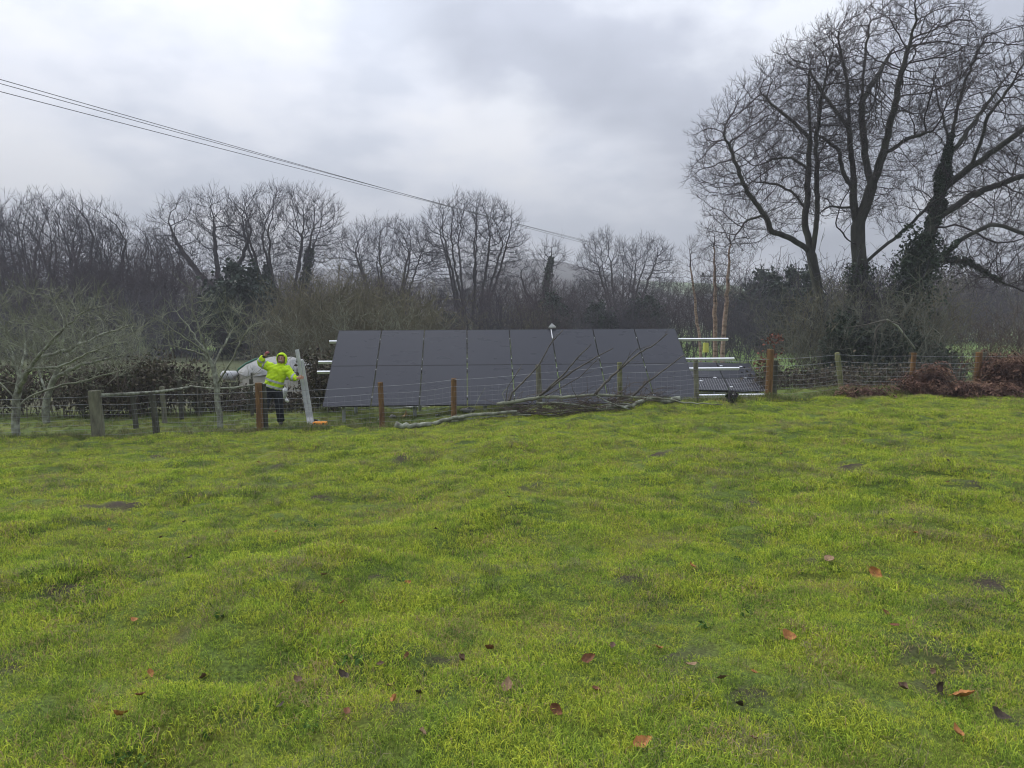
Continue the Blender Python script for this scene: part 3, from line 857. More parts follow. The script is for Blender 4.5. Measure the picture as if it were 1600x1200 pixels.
def scatter_stuff(name, label, geos, spots):
    """one uncountable mass: geos = [(list of (V, F), list of materials)], spots = [(x, y, z, rz, scale, index)]"""
    coll = bpy.data.collections.new(name + "_kinds")
    for k, (gs, mats) in enumerate(geos):
        Vj, Fj = join_np(gs); me = mesh_np(f"{name}_kind_{k}", Vj, Fj, True)
        mi = np.concatenate([np.full(len(f), i, np.int32) for i, (v, f) in enumerate([g for g in gs if len(g[0])])])
        for m in mats: me.materials.append(m)
        if len(mi) == len(me.polygons): me.polygons.foreach_set("material_index", mi)
        o = bpy.data.objects.new(f"{name}_kind_{k}", me); coll.objects.link(o)
    sp = np.array(spots, float)
    me = bpy.data.meshes.new(name); me.from_pydata([tuple(v) for v in sp[:, :3]], [], [])
    for nm_, ty, dat in [("rz", "FLOAT", sp[:, 3]), ("sc", "FLOAT", sp[:, 4])]:
        q = me.attributes.new(nm_, ty, "POINT"); q.data.foreach_set("value", dat.astype(np.float32))
    q = me.attributes.new("idx", "INT", "POINT"); q.data.foreach_set("value", sp[:, 5].astype(np.int32))
    o = link(name, me, geos[0][1][0]); tag(o, label, kind="stuff")
    ng = bpy.data.node_groups.new(name + "_scatter", "GeometryNodeTree")
    ng.interface.new_socket("Geometry", in_out="INPUT", socket_type="NodeSocketGeometry")
    ng.interface.new_socket("Geometry", in_out="OUTPUT", socket_type="NodeSocketGeometry")
    gi = ng.nodes.new("NodeGroupInput"); go = ng.nodes.new("NodeGroupOutput")
    mp_ = ng.nodes.new("GeometryNodeMeshToPoints")
    ip = ng.nodes.new("GeometryNodeInstanceOnPoints"); ip.inputs["Pick Instance"].default_value = True
    ci = ng.nodes.new("GeometryNodeCollectionInfo"); ci.inputs[0].default_value = coll
    ci.inputs["Separate Children"].default_value = True; ci.inputs["Reset Children"].default_value = True
    at = []
    for nm_, ty in (("rz", "FLOAT"), ("sc", "FLOAT"), ("idx", "INT")):
        a = ng.nodes.new("GeometryNodeInputNamedAttribute"); a.data_type = ty; a.inputs[0].default_value = nm_; at.append(a)
    cx = ng.nodes.new("ShaderNodeCombineXYZ")
    lk = ng.links.new
    lk(gi.outputs[0], mp_.inputs[0]); lk(mp_.outputs[0], ip.inputs["Points"]); lk(ci.outputs[0], ip.inputs["Instance"])
    lk(at[0].outputs[0], cx.inputs[2]); lk(cx.outputs[0], ip.inputs["Rotation"]); lk(at[1].outputs[0], ip.inputs["Scale"]); lk(at[2].outputs[0], ip.inputs["Instance Index"])
    lk(ip.outputs[0], go.inputs[0])
    o.modifiers.new("scatter", "NODES").node_group = ng
    return o
def spot(px, Y, s_, k=0):
    q = PG(px, Y); return (q[0], q[1], q[2], rc.uniform(0, 6.28), s_, k)
# ------------------------------------------------------------------ generic trees for the middle distance
def make_tree(name, label, seed, H, stems, ells, base, n_at, rb, D=.42, dk=.7, mt="bark_mid", mc="twig_mid", tl=1.15, tr=.0125, rt=.017, twigs=3,
              group=None, spread=.68, twup=.26, sub=2, cat_="tree", thr=.04, droop=0.0, trop=.1, thick=.07, di=7):
    r = np.random.default_rng(seed)
    tot = sum(e[6] for e in ells)
    A = np.concatenate([ellipsoid_pts(e[:3], e[3:6], int(n_at * e[6] / tot), r, .35) for e in ells])
    A = A[A[:, 2] > .5]
    g_ = tree_geo(stems, A, D, dk, rt, 2.3, rb, thick=thick, twigs=twigs, tl=tl, tr=tr, twig_thr=thr, seed=seed, trop=trop, twup=twup, sub=sub, spread=spread, droop=droop, di=di, jit=.06)
    GEO[name + str(seed)] = ([g_[0], g_[1]], [M[mt], M[mc]])
    return tree_obj(name, label, g_, base, M[mt], M[mc], cat_, group)
GEO = {}
def fan(seed, n, H, spread, z0=.0, fork=.25, base_r=.3):
    """n stems rising from the ground and leaning outward"""
    r = np.random.default_rng(seed); out_ = []
    for i in range(n):
        a = 2 * math.pi * (i + r.uniform(-.3, .3)) / n; s = spread * r.uniform(.35, 1.0)
        p = []
        for u in (0, .12, .3, .5, .7):
            rad_ = base_r * (u > 0) * .6 + s * (u ** 1.15)
            p.append((math.cos(a) * rad_ + r.normal(0, .1), math.sin(a) * rad_ + r.normal(0, .1), z0 + (H - z0) * u))
        p[0] = (math.cos(a) * base_r * .5, math.sin(a) * base_r * .5, -.3) if z0 == 0 else (0, 0, z0)
        out_.append(np.array(p))
    return out_
Gm = "bare trees of the wood edge behind the solar panels"
t735 = make_tree("bare_tree", "domed bare tree of many upswept stems behind the middle of the panels", 31, 15, fan(5, 9, 15, 5.0, base_r=1.0),
                 [(0, 0, 10.2, 5.6, 5.0, 4.9, 1.0), (0, 0, 6.5, 4.6, 4, 3.0, .25)], PG(738, 71), 2600, .48)
t440 = make_tree("bare_tree", "fan shaped bare tree with ivy stems above the man in yellow", 32, 15, fan(6, 8, 15.5, 6, base_r=.9),
                 [(0.5, 0, 11.2, 6.0, 5, 4.2, 1.0), (0, 0, 7, 4, 4, 3.0, .25)], PG(445, 68), 2300, .5)
t345 = make_tree("bare_tree", "wide low forking bare tree just left of the fan shaped tree", 33, 14,
                 [np.array([(0, 0, -.3), (.1, 0, 3), (0, 0, 5.5)]), np.array([(0, 0, 5), (-2.2, .3, 7.2), (-4.2, .6, 10), (-5, .8, 12)]),
                  np.array([(0, 0, 5), (2, -.4, 8), (3.2, -.5, 11)]), np.array([(0, 0, 5.2), (-.8, 1, 8.5), (-1, 1.4, 12)])],
                 [(-1.0, 0, 10.5, 5.6, 4, 4.0, 1)], PG(350, 66), 1500, .5)
t605 = make_tree("bare_tree", "spreading bare tree between the olive thicket and the domed tree", 34, 13.5, fan(9, 7, 13.5, 6, z0=0, base_r=.7),
                 [(0, 0, 9.4, 6.0, 5, 4.0, 1)], PG(608, 76), 1900, .42)
t968 = make_tree("bare_tree", "twin crowned bare tree above the right half of the panels", 35, 12.5, fan(12, 8, 13, 4.5, base_r=1.2),
                 [(-2.2, 0, 9.2, 3.6, 3.5, 3.9, 1), (2.9, 0, 8.8, 3.6, 3.5, 3.8, 1)], PG(970, 84), 1900, .42)
t845 = make_tree("bare_tree", "slim ivy clad tree standing alone right of the domed tree", 36, 11,
                 [np.array([(0, 0, -.3), (.2, 0, 4), (.9, 0, 7.5), (1.3, 0, 10)]), np.array([(.2, 0, 3.6), (-1.5, .3, 6), (-2, .4, 8)])],
                 [(1.2, 0, 9.6, 2.0, 2, 1.8, 1), (-1.6, 0, 7.4, 1.6, 1.6, 1.7, .5)], PG(842, 78), 600, .34)
rI = np.random.default_rng(5)
def ivy_column(parent, pts, spr, n, sz=.22):
    pts = np.array(pts, float); seg = rI.integers(0, len(pts) - 1, n); u = rI.random(n)[:, None]
    c = pts[seg] * (1 - u) + pts[seg + 1] * u
    lump = .4 + 1.0 * vnoise(c[:, 2], c[:, 0] * 2 + 7, 1.1, 6)
    d = norm(rI.normal(0, 1, (n, 3))) * (np.interp(seg + u[:, 0], range(len(pts)), spr) * lump * rI.uniform(.3, 1, n))[:, None]
    tag(link("ivy", mesh_np("ivy", *leaf_geo(c + d, sz, rI)), M["ivy"], parent), kind="stuff")
ivy_column(t845, [(0, 0, 0), (.2, 0, 4), (.9, 0, 7.5), (1.3, 0, 9.5)], [.9, .7, .6, .4], 1800)
ivy_column(t440, [(1.2, .3, 1), (1.9, .4, 6), (2.6, .4, 9.5)], [1.1, .9, .4], 1600)
ivy_column(t440, [(-.8, -.6, 1), (-1.0, -.8, 5), (-1.2, -.9, 8)], [1.0, .9, .4], 1400)
ivy_column(t345, [(0, 0, 0), (0, 0, 4), (-.9, 0, 6.2)], [1.0, 1.0, .5], 1200)

# woodland trees: three kinds, copied along the wood edge
Gw = "bare woodland trees standing in the background wood"
w1 = make_tree("woodland_tree", "bare grey woodland tree with an upswept bushy crown in the background wood", 41, 12, fan(21, 6, 12, 4, base_r=.5),
               [(0, 0, 8, 4, 4, 4.2, 1)], PG(30, 66), 1100, .34, D=.5, dk=.85, group=Gw)
w2 = make_tree("woodland_tree", "bare grey woodland tree with a tall narrow crown in the background wood", 42, 13,
               [np.array([(0, 0, -.3), (.2, 0, 5), (0, .2, 9)]), np.array([(.2, 0, 4), (1.4, .5, 7), (2, .8, 10)]), np.array([(.1, 0, 3.4), (-1.5, -.4, 6.5), (-2.1, -.4, 9)])],
               [(0, 0, 8.6, 3.1, 3.1, 4.6, 1)], PG(165, 63), 1000, .3, D=.5, dk=.85, group=Gw)
w3 = make_tree("woodland_tree", "bare purplish woodland tree with a low twiggy crown in the background wood", 43, 9, fan(23, 8, 9, 3.6, base_r=.6),
               [(0, 0, 5.2, 4, 4, 3.6, 1)], PG(245, 62), 1100, .2, D=.45, dk=.8, mc="twig_red", group=Gw)
rc = random.Random(4)
wood_front = [(75, 64, 0, 1.14, "tall bare woodland tree with the highest top in the left wood"), (118, 67, 1, 1.10, "narrow bare woodland tree right of the highest top in the left wood"),
              (-25, 66, 1, 1.05, "bare woodland tree cut by the left edge of the photo"), (205, 66, 0, .98, "bushy bare woodland tree where the left wood begins to drop"),
              (262, 70, 1, .86, "last low bare tree at the right end of the left wood"), (150, 72, 0, 1.05, "bare woodland tree behind the middle of the left wood"),
              (40, 74, 1, 1.10, "bare woodland tree between the left edge and the highest top")]
for px, Y, k, s_, lb in wood_front:
    dup((w1, w2, w3)[k], PG(px, Y), rc.uniform(0, 6.28), s_, lb)
w1["label"] = "bushy bare tree second from the left edge in the left wood"
w2["label"] = "tall narrow bare tree in the middle of the left wood"
w3["label"] = "low purplish twiggy tree in front of the left wood's right end"
sp_ = [spot(px, Y, s_, 2) for px, Y, s_ in [(280, 60, .9), (0, 60, 1.0), (95, 58, 1.0), (-60, 62, 1.0), (150, 60, .9), (200, 62, .9)]]
for i in range(46):
    px = -140 + i * 41 + rc.uniform(-16, 16)
    sp_.append(spot(px, rc.uniform(84, 100), rc.uniform(.48, .66) if px > 270 else rc.uniform(.85, 1.05), rc.choice([0, 1, 2, 2])))
for i in range(44):
    px = -160 + i * 44 + rc.uniform(-18, 18)
    sp_.append(spot(px, rc.uniform(104, 135), rc.uniform(.5, .72) if px > 270 else rc.uniform(.75, .95), rc.choice([0, 1, 2])))
for i, px in enumerate(range(300, 1160, 36)):
    sp_.append(spot(px + rc.uniform(-12, 12), rc.uniform(58, 78), rc.uniform(.6, .82), 2))
scatter_stuff("far_wood", "mass of bare woodland behind the front rows of trees", [GEO["woodland_tree41"], GEO["woodland_tree42"], GEO["woodland_tree43"]], sp_)

# birches by the right end of the panels
Gb = "slender birches beyond the right end of the panels"
def birch(label, seed, px, Y, top, lean=0.0, rb=.1):
    b = PG(px, Y); z = (P(px, top, Y) - b)[2]
    pl = np.array([(0, 0, -.2), (lean * .15, 0, z * .25), (lean * .5 + .06, .05, z * .5), (lean * .8, 0, z * .75), (lean, 0, z * .96)])
    r = np.random.default_rng(seed)
    A = ellipsoid_pts((lean * .7, 0, z * .68), (1.15, 1.0, z * .34), 260, r)
    g_ = tree_geo([pl], A, .3, .45, .008, 2.2, rb, thick=.045, twigs=2, tl=.7, tr=.006, twig_thr=.02, seed=seed, trop=.3, twup=.45)
    return tree_obj("birch_tree", label, g_, b, M["birch_bark"], M["twig_red"], "tree", Gb)
birch("pale pinkish birch trunk, right one of the close pair behind the rails", 51, 1128, 40, 335, .3, .13)
birch("pale pinkish birch trunk, left one of the close pair behind the rails", 52, 1117, 41, 350, -.25, .13)
birch("thin leaning birch nearest the panels with a forked top", 53, 1096, 40, 372, -.9, .085)

# ------------------------------------------------------------------ thickets and evergreens
def shrub_geo(seed, H, W, n, rs, tlen, tr=.006, sub=3, lean=.5, k=3, segs=4):
    """n stems from the ground, each with side shoots"""
    r = np.random.default_rng(seed)
    b = np.stack([r.uniform(-W * .6, W * .6, n), r.uniform(-W * .35, W * .35, n), np.full(n, -.1)], -1)
    az = r.uniform(0, 2 * np.pi, n); ln = np.abs(r.normal(0, lean, n))
    d = norm(np.stack([np.cos(az) * np.sin(ln), np.sin(az) * np.sin(ln), np.cos(ln)], -1))
    Ls = H * r.uniform(.45, 1.05, n)
    pts = [b]; dd = d.copy()
    for s_ in range(segs):
        dd = norm(dd + r.normal(0, .16, (n, 3)) + np.array([0, 0, .05]))
        pts.append(pts[-1] + dd * (Ls / segs)[:, None])
    Pn = np.stack(pts, 1)
    rad = np.tile(np.linspace(1, .3, segs + 1) * rs, (n, 1)) * r.uniform(.6, 1.3, n)[:, None]
    f = np.zeros((n, segs + 1), bool); f[:, 0] = True
    parts = [tubes_np(Pn.reshape(-1, 3), rad.ravel(), f.ravel(), 4)]
    # shoots
    m = n * 9
    si = r.integers(0, n, m); u = r.uniform(.25, 1, m) * segs; i0 = np.minimum(u.astype(int), segs - 1); fr = (u - i0)[:, None]
    p0 = Pn[si, i0] * (1 - fr) + Pn[si, i0 + 1] * fr
    for lv in range(sub):
        dr = norm(r.normal(0, .7, (len(p0), 3)) + d[si] * .5 + np.array([0, 0, .35]))
        Lq = tlen * (.62 ** lv) * r.uniform(.4, 1.2, len(p0))[:, None]
        p1 = p0 + dr * Lq * .5; p2 = p1 + norm(dr + r.normal(0, .25, dr.shape)) * Lq * .5
        Pq = np.stack([p0, p1, p2], 1).reshape(-1, 3)
        parts.append(tubes_np(Pq, np.tile(np.array([1, .8, .4]) * tr, len(p0)), np.tile([True, False, False], len(p0)), 3))
        u = r.uniform(.2, 1, (len(p0) * 2, 1))
        p0n = np.concatenate([p1, p1]) * (1 - u) + np.concatenate([p2, p2]) * u
        si = np.concatenate([si, si]); p0 = p0n
    return join_np(parts)
def shrub(name, label, geo, mat, base, rz=0, scale=1, group=None, cat_="shrub"):
    t = thing(name, label, cat_, base, rz, group)
    link("branches", mesh_np("branches", *geo, True), mat, t)
    t.scale = (scale,) * 3 if not isinstance(scale, tuple) else scale
    return t
# olive-brown willow-like thicket behind the left end of the panels
ogeo = [([shrub_geo(61, 4.3, 2.4, 26, .026, 1.5, .012, 2, .45)], [M["twig_olive"]]), ([shrub_geo(68, 4.0, 2.2, 20, .03, 1.6, .011, 3, .6)], [M["twig_olive"]])]
scatter_stuff("willow_thicket", "olive brown thicket of dense upright shoots behind the left end of the panels", ogeo,
              [spot(px, Y, s_, i % 2) for i, (px, Y, s_) in enumerate([(470, 34, 1.0), (505, 33, 1.05), (540, 35, 1.12), (575, 36, 1.08), (610, 38, 1.1), (640, 40, .98), (445, 36, 1.0), (525, 31, .8), (570, 32, .85), (490, 38, 1.2), (620, 34, .78), (660, 44, .95), (550, 40, 1.2), (595, 42, 1.1)])])
# reddish grey brush along the whole wood edge
bgeo = [([shrub_geo(62, 4.2, 3.2, 24, .028, 1.6, .013, 2, .5)], [M["twig_mid"]]), ([shrub_geo(63, 4.4, 3.0, 20, .03, 1.6, .011, 3, .6)], [M["twig_red"]]), ([shrub_geo(69, 3.6, 3.0, 22, .03, 1.5, .012, 3, .7)], [M["twig_olive"]])]
scatter_stuff("pale_brush", "pale lichened twigs standing in the olive thicket", [([shrub_geo(70, 3.8, 1.8, 9, .022, 1.4, .010, 2, .6)], [M["lichen_twig"]])],
              [spot(px, Y, s_) for px, Y, s_ in [(462, 31, .9), (500, 30.5, .95), (545, 31, 1.0), (585, 31.5, .9), (625, 33, 1.0), (655, 36, .9), (430, 33, .8), (130, 30, .8), (215, 31, .85), (30, 30, .8)]])
sp_ = []
for i in range(54):
    px = -120 + i * 33 + rc.uniform(-14, 14)
    if px > 1165: continue
    sp_.append(spot(px, rc.uniform(46, 58), rc.uniform(.75, 1.15), rc.choice([0, 0, 1, 2])))
for px, Y, s_ in [(1180, 66, 1.5), (1215, 68, 1.6), (1240, 72, 1.7), (1165, 60, 1.5), (1200, 78, 1.9), (1265, 70, 1.8), (1300, 62, 1.6), (1325, 66, 1.7), (1480, 92, 2.0), (1520, 94, 2.1), (1560, 93, 2.1), (1600, 78, 2.0), (1640, 80, 2.0), (1440, 88, 2.0),
                  (1500, 98, 2.3), (1545, 100, 2.4), (1590, 96, 2.4), (1460, 96, 2.4), (1410, 92, 2.2), (1375, 90, 2.2), (1345, 88, 2.2)]:
    sp_.append(spot(px, Y, s_, rc.choice([0, 1, 1, 2])))
for px, Y, s_ in [(1300, 32, 1.0), (1322, 32.5, 1.15), (1375, 32, 1.0), (1418, 36, 1.1)]:
    sp_.append(spot(px, Y, s_, rc.choice([2, 2, 0])))
scatter_stuff("undergrowth", "bare grey brown brush along the edge of the wood", bgeo, sp_)

def leafy(name, label, seed, ells, n, sz, mat, base, group=None, stem=True, cat_="bush", stem_mat="bark_mid"):
    r = np.random.default_rng(seed)
    t = thing(name, label, cat_, base, 0, group)
    cs = []
    for e in ells:
        m = int(n * e[6])
        # clumps inside the volume, leaves round every clump
        k = max(6, m // 38)
        cc = ellipsoid_pts(e[:3], e[3:6], k, r, .55)
        c = cc[r.integers(0, k, m)] + r.normal(0, 1, (m, 3)) * np.array(e[3:6]) * .13
        cs.append(c[c[:, 2] > .03])
    c = np.concatenate(cs)
    tag(link("leaves", mesh_np("leaves", *leaf_geo(c, sz, r)), mat, t), kind="stuff")
    if stem:
        mb = MB()
        for i in range(7):
            e = ells[i % len(ells)]
            a = r.uniform(0, 6.28)
            q = np.array([e[0] + math.cos(a) * e[3] * .6, e[1] + math.sin(a) * e[4] * .6, e[2] + e[5] * .5])
            mb.tube([(e[0] * .5, e[1] * .5, -.1), q * .5 + r.normal(0, .08, 3), q], [.05, .035, .012], 5)
        mb.build("stems", M[stem_mat], t)
    return t
Ge = "dark evergreen trees in the wood"
ev = leafy("evergreen_tree", "dark green evergreen in the shade of the wood", 71, [(0, 0, 3.0, 2.6, 2.4, 3.0, .6), (.4, 0, 5.0, 1.7, 1.7, 1.9, .4)], 5200, .24, M["holly"], PG(375, 52), Ge, cat_="tree")
for px, Y, s_, lb in [(412, 58, .85, "dark evergreen just right of the one above the canvas shelter"), (862, 62, .75, "low dark evergreen behind the fifth column of panels"), (935, 58, .62, "low dark evergreen behind the sixth column of panels"),
                  (1010, 60, .7, "low dark evergreen behind the last columns of panels"), (1190, 64, 1.05, "dark evergreen behind the rusty beech sapling"), (1238, 62, 1.05, "dark evergreen left of the tall tree with two stems"),
                  (700, 62, .5, "low dark evergreen at the foot of the domed tree"), (150, 56, .65, "dark evergreen in the shade behind the left fruit trees")]:
    dup(ev, PG(px, Y), rc.uniform(0, 6.28), s_, lb)
ev["label"] = "dark evergreen above the white tank and canvas shelter"
# the ivy and holly mound at the foot of the tall trees
leafy("ivy_bush", "large dark ivy bush at the foot of the tall trees", 72,
      [(0.1, 0, 1.0, 1.3, 1.3, 1.3, .25), (1.6, -.3, 1.0, 1.5, 1.4, 1.1, .25), (.9, -.3, 1.9, 1.2, 1.1, 1.0, .15), (2.7, -.4, .8, 1.2, 1.2, .9, .17), (-1.2, -.5, 1.6, .75, .7, 1.5, .18)],
      22000, .105, M["ivy"], PG(1350, 30.5))
pale = shrub("bare_shrub", "pale grey tangle of bare low branches in front of the tall trees", shrub_geo(64, 4.2, 2.4, 15, .026, 1.7, .009, 3, .9), M["tangle_twig"], PG(1265, 31))
dup(pale, PG(1345, 29.6), 5.1, 1.15, "tallest pale grey tangle of branches over the left half of the ivy bush")
dup(pale, PG(1400, 29.5), 2.0, .95, "pale grey tangle of branches over the dark ivy bush")

# bramble hedge on the left and behind the man
def bramble(name, label, seed, W, Dp, H, n, base, group=None, sz=.075):
    r = np.random.default_rng(seed)
    t = thing(name, label, "hedge", base, 0, group)
    k = 90
    cc = np.stack([r.uniform(-W, W, k), r.uniform(-Dp, Dp, k), H * np.sqrt(r.uniform(0.02, 1, k)) * (1 - .25 * r.random(k))], -1)
    cc[:, 2] *= (.65 + .5 * vnoise(cc[:, 0] + base[0], cc[:, 1], .9, 15))
    c = cc[r.integers(0, k, n)] + r.normal(0, .2, (n, 3)); c = c[c[:, 2] > 0]
    tag(link("leaves", mesh_np("leaves", *leaf_geo(c, sz, r)), M["bramble_leaf"], t), kind="stuff")
    m = int(60 * W)
    p0 = np.stack([r.uniform(-W, W, m), r.uniform(-Dp, Dp, m), np.full(m, -.05)], -1)
    az = r.uniform(0, 6.28, m); sp = r.uniform(.3, 1.1, m); hh = H * r.uniform(.7, 1.25, m)
    hd = np.stack([np.cos(az), np.sin(az), np.zeros(m)], -1) * sp[:, None]
    up = np.array([0, 0, 1.0])
    pts = [p0, p0 + hd * .25 + up * hh[:, None] * .6, p0 + hd * .7 + up * hh[:, None] * 1.0, p0 + hd * 1.2 + up * hh[:, None] * .85, p0 + hd * 1.6 + up * hh[:, None] * .45]
    Pn = np.stack(pts, 1) + r.normal(0, .05, (m, 5, 3))
    f = np.zeros((m, 5), bool); f[:, 0] = True
    tag(link("stems", mesh_np("stems", *tubes_np(Pn.reshape(-1, 3), np.tile([.008, .007, .006, .005, .003], m), f.ravel(), 3)), M["bramble_stem"], t), kind="stuff")
    return t
bramble("bramble_hedge", "dark bramble hedge behind the rail fence at far left", 81, 3.4, .8, 1.6, 6000, PG(85, 20.5))
bramble("bramble_hedge", "brown bramble hedge behind the rail fence and its grey pole", 82, 1.9, .8, 1.45, 4600, PG(218, 20.2))
bramble("bramble_hedge", "bramble hedge below the pale canvas shelter", 83, 1.4, .5, .5, 2600, PG(400, 21.2))
bramble("bramble_hedge", "dense dark bramble mound between the man and the panels", 84, .6, .8, 1.6, 3400, PG(507, 20.6))
bramble("bramble_hedge", "bramble tangle on the lip behind the leaning grey post", 85, 1.9, .6, .55, 2400, PG(1262, 22.0))
bramble("bramble_hedge", "low bramble tangle under the dark ivy bush", 86, 1.9, .7, .8, 2800, PG(1385, 24.0))

# bracken on the right
def bracken_mesh(seed, W, Dp, H, n):
    r = np.random.default_rng(seed); parts = []
    p0 = np.stack([r.uniform(-W, W, n), r.uniform(-Dp, Dp, n), r.uniform(0, H * .6, n)], -1)
    p0[:, 2] *= np.clip(1.15 - (p0[:, 0] / W) ** 2 * .5, 0, 1) * (.5 + .9 * vnoise(p0[:, 0] * 1.7 + seed, p0[:, 1], .6, 4))
    az = r.uniform(0, 6.28, n); hd = np.stack([np.cos(az), np.sin(az), np.zeros(n)], -1)
    Ls = r.uniform(.25, .65, n)[:, None]; up = np.array([0, 0, 1.0])
    h = r.uniform(.05, .55, n)[:, None]
    p1 = p0 + hd * Ls * .4 + up * h * Ls; p2 = p1 + hd * Ls * .35 + up * (h * .1 - .12) * Ls; p3 = p2 + hd * Ls * .25 - up * .45 * Ls
    Pn = np.stack([p0, p1, p2, p3], 1)
    f = np.zeros((n, 4), bool); f[:, 0] = True
    stalk = tubes_np(Pn.reshape(-1, 3), np.tile([.006, .005, .004, .002], n), f.ravel(), 3)
    # leaflets along every frond
    m = n * 11; si = r.integers(0, n, m); u = r.uniform(.6, 3, m); i0 = np.minimum(u.astype(int), 2); fr = (u - i0)[:, None]
    c = Pn[si, i0] * (1 - fr) + Pn[si, i0 + 1] * fr
    side = np.cross(hd[si], up) * r.choice([-1, 1], m)[:, None]
    ln = (r.uniform(.05, .16, m) * (1.1 - u / 4))[:, None]
    tip = c + side * ln + hd[si] * ln * .4 - up * ln * r.uniform(0, .9, m)[:, None]
    wv = hd[si] * ln * .22
    mid = (c + tip) / 2
    V = np.stack([c, mid + wv, tip, mid - wv], 1).reshape(-1, 3)
    return stalk, (V, np.arange(m * 4).reshape(-1, 4))
Gk = "dead bracken clumps against the right end of the fence"
def bracken(label, seed, W, Dp, H, n, base):
    s_, lf = bracken_mesh(seed, W, Dp, H, n)
    t = thing("dead_bracken", label, "bracken", base, 0, Gk)
    tag(link("fronds", mesh_np("fronds", *lf), M["bracken"], t), kind="stuff")
    tag(link("stalks", mesh_np("stalks", *s_), M["bracken"], t), kind="stuff")
bracken("reddish brown dead bracken heap with the tallest peak, right of the first bracken post", 91, .20, .22, 1.15, 380, PG(1452, 17.9))
bracken("low ragged dead bracken around the foot of the orange post", 92, .22, .25, .34, 220, PG(1432, 17.7))
bracken("broad heap of dead bracken under the right orange post", 93, .8, .45, .22, 760, PG(1515, 17.5))
bracken("tall dead bracken heap running out of the right edge of the photo", 94, .85, .6, 1.55, 1500, PG(1604, 18.2))
bracken("flat brown bracken scraps right of the leaning grey post", 95, .5, .2, .16, 130, PG(1350, 17.3))
shrub("bramble_shrub", "grey brown leafless bramble shrub filling the right edge behind the bracken", shrub_geo(65, 2.2, 2.6, 60, .010, .9, .006, 3, .75), M["bramble_stem"], PG(1630, 21))
# beech sapling with rusty leaves by the orange strainer post
bs = PG(1205, 18.6)
t = shrub("beech_sapling", "small sapling with rusty red leaves behind the orange strainer post", shrub_geo(67, 1.7, .5, 9, .009, .5, .005, 2, .35), M["bramble_stem"], bs, cat_="sapling")
rl = np.random.default_rng(9)
cl = np.concatenate([ellipsoid_pts((-.18, 0, .95), (.3, .25, .22), 80, rl), ellipsoid_pts((.06, 0, 1.62), (.24, .2, .16), 55, rl), ellipsoid_pts((0, 0, 1.3), (.4, .3, .45), 50, rl)])
tag(link("leaves", mesh_np("leaves", *leaf_geo(cl, .055, rl)), M["red_leaf"], t), kind="stuff")

# ------------------------------------------------------------------ fruit trees by the fence on the left
rF = np.random.default_rng(77)
def fruit(label, Y, px, seeds, ells, n, seed, rb, D=.15, dk=.26, tl=.42, mt="lichen_bark", mc="lichen_twig", rt=.0055):
    b = PG(px, Y)
    sd = [pxpoly(s_, Y, b) for s_ in seeds]
    sd[0][0] = np.array([0, 0, -.15])
    A = np.concatenate([pxell(e[0], e[1], e[2], e[3], e[4], Y, int(n * e[5]), b, rF) for e in ells])
    g_ = tree_geo(sd, A, D, dk, rt, 2.3, rb, thick=.022, twigs=2, tl=tl, tr=.0048, twig_thr=.0125, seed=seed, trop=.10, jit=.1, twup=.3, sub=1, di=3)
    return tree_obj("fruit_tree", label, g_, b, M[mt], M[mc], "tree", None)
fruit("small bare lichen covered fruit tree in front of the canvas shelter", 16.9, 342,
      [[(342, 680, 0), (341, 640, 0), (339, 600, 0), (333, 572, 0), (325, 556, .05), (310, 535, .1), (292, 508, .25), (268, 478, .4)],
       [(327, 560, 0), (312, 520, -.2), (299, 485, -.3), (297, 452, -.4)], [(339, 600, 0), (352, 580, -.2), (368, 556, -.3), (376, 535, -.3), (402, 500, -.5)],
       [(334, 575, 0), (345, 545, .3), (368, 512, .6), (395, 488, .8)], [(343, 645, 0), (357, 618, -.3), (366, 598, -.5), (395, 586, -.7)], [(325, 556, 0), (285, 545, .3), (248, 540, .6)],
       [(320, 550, 0), (280, 520, -.5), (240, 497, -.8)], [(339, 605, 0), (320, 596, -.4), (300, 598, -.6), (285, 592, -.8)]],
      [(325, 510, 85, 48, 1.1, 1.0)], 300, 101, .072)
fruit("wide grey green lichened fruit tree at the left edge", 15.4, 20,
      [[(20, 700, 0), (22, 660, 0), (26, 625, 0), (30, 590, .1), (22, 560, .1), (8, 520, .2), (-10, 480, .2)],
       [(27, 615, 0), (50, 575, -.3), (75, 540, -.5), (110, 505, -.7), (150, 470, -.9)], [(24, 640, 0), (45, 618, .3), (90, 605, .5), (140, 595, .6), (185, 580, .6)],
       [(30, 590, 0), (60, 560, .4), (110, 545, .7), (165, 520, .9), (215, 505, 1.0)], [(25, 600, 0), (40, 550, .5), (38, 500, .8), (55, 450, .9)], [(25, 620, 0), (-10, 590, .2), (-40, 560, .4)],
       [(50, 575, -.3), (95, 572, -.7), (150, 548, -.9), (210, 520, -1), (240, 500, -1.1)]],
      [(90, 520, 130, 75, 1.6, .8), (-10, 520, 70, 80, 1.2, .3), (150, 560, 80, 50, 1.2, .2)], 720, 102, .085)
fruit("second lichened fruit tree leaning behind the one at the left edge", 18.6, 68,
      [[(66, 672, 0), (70, 640, 0), (78, 605, 0), (95, 570, 0), (125, 535, .2), (150, 500, .3)], [(74, 620, 0), (60, 580, .3), (50, 530, .5), (60, 480, .5)],
       [(85, 590, 0), (130, 570, -.4), (180, 560, -.6), (220, 545, -.7)]],
      [(120, 530, 100, 60, 1.3, 1)], 420, 103, .09)

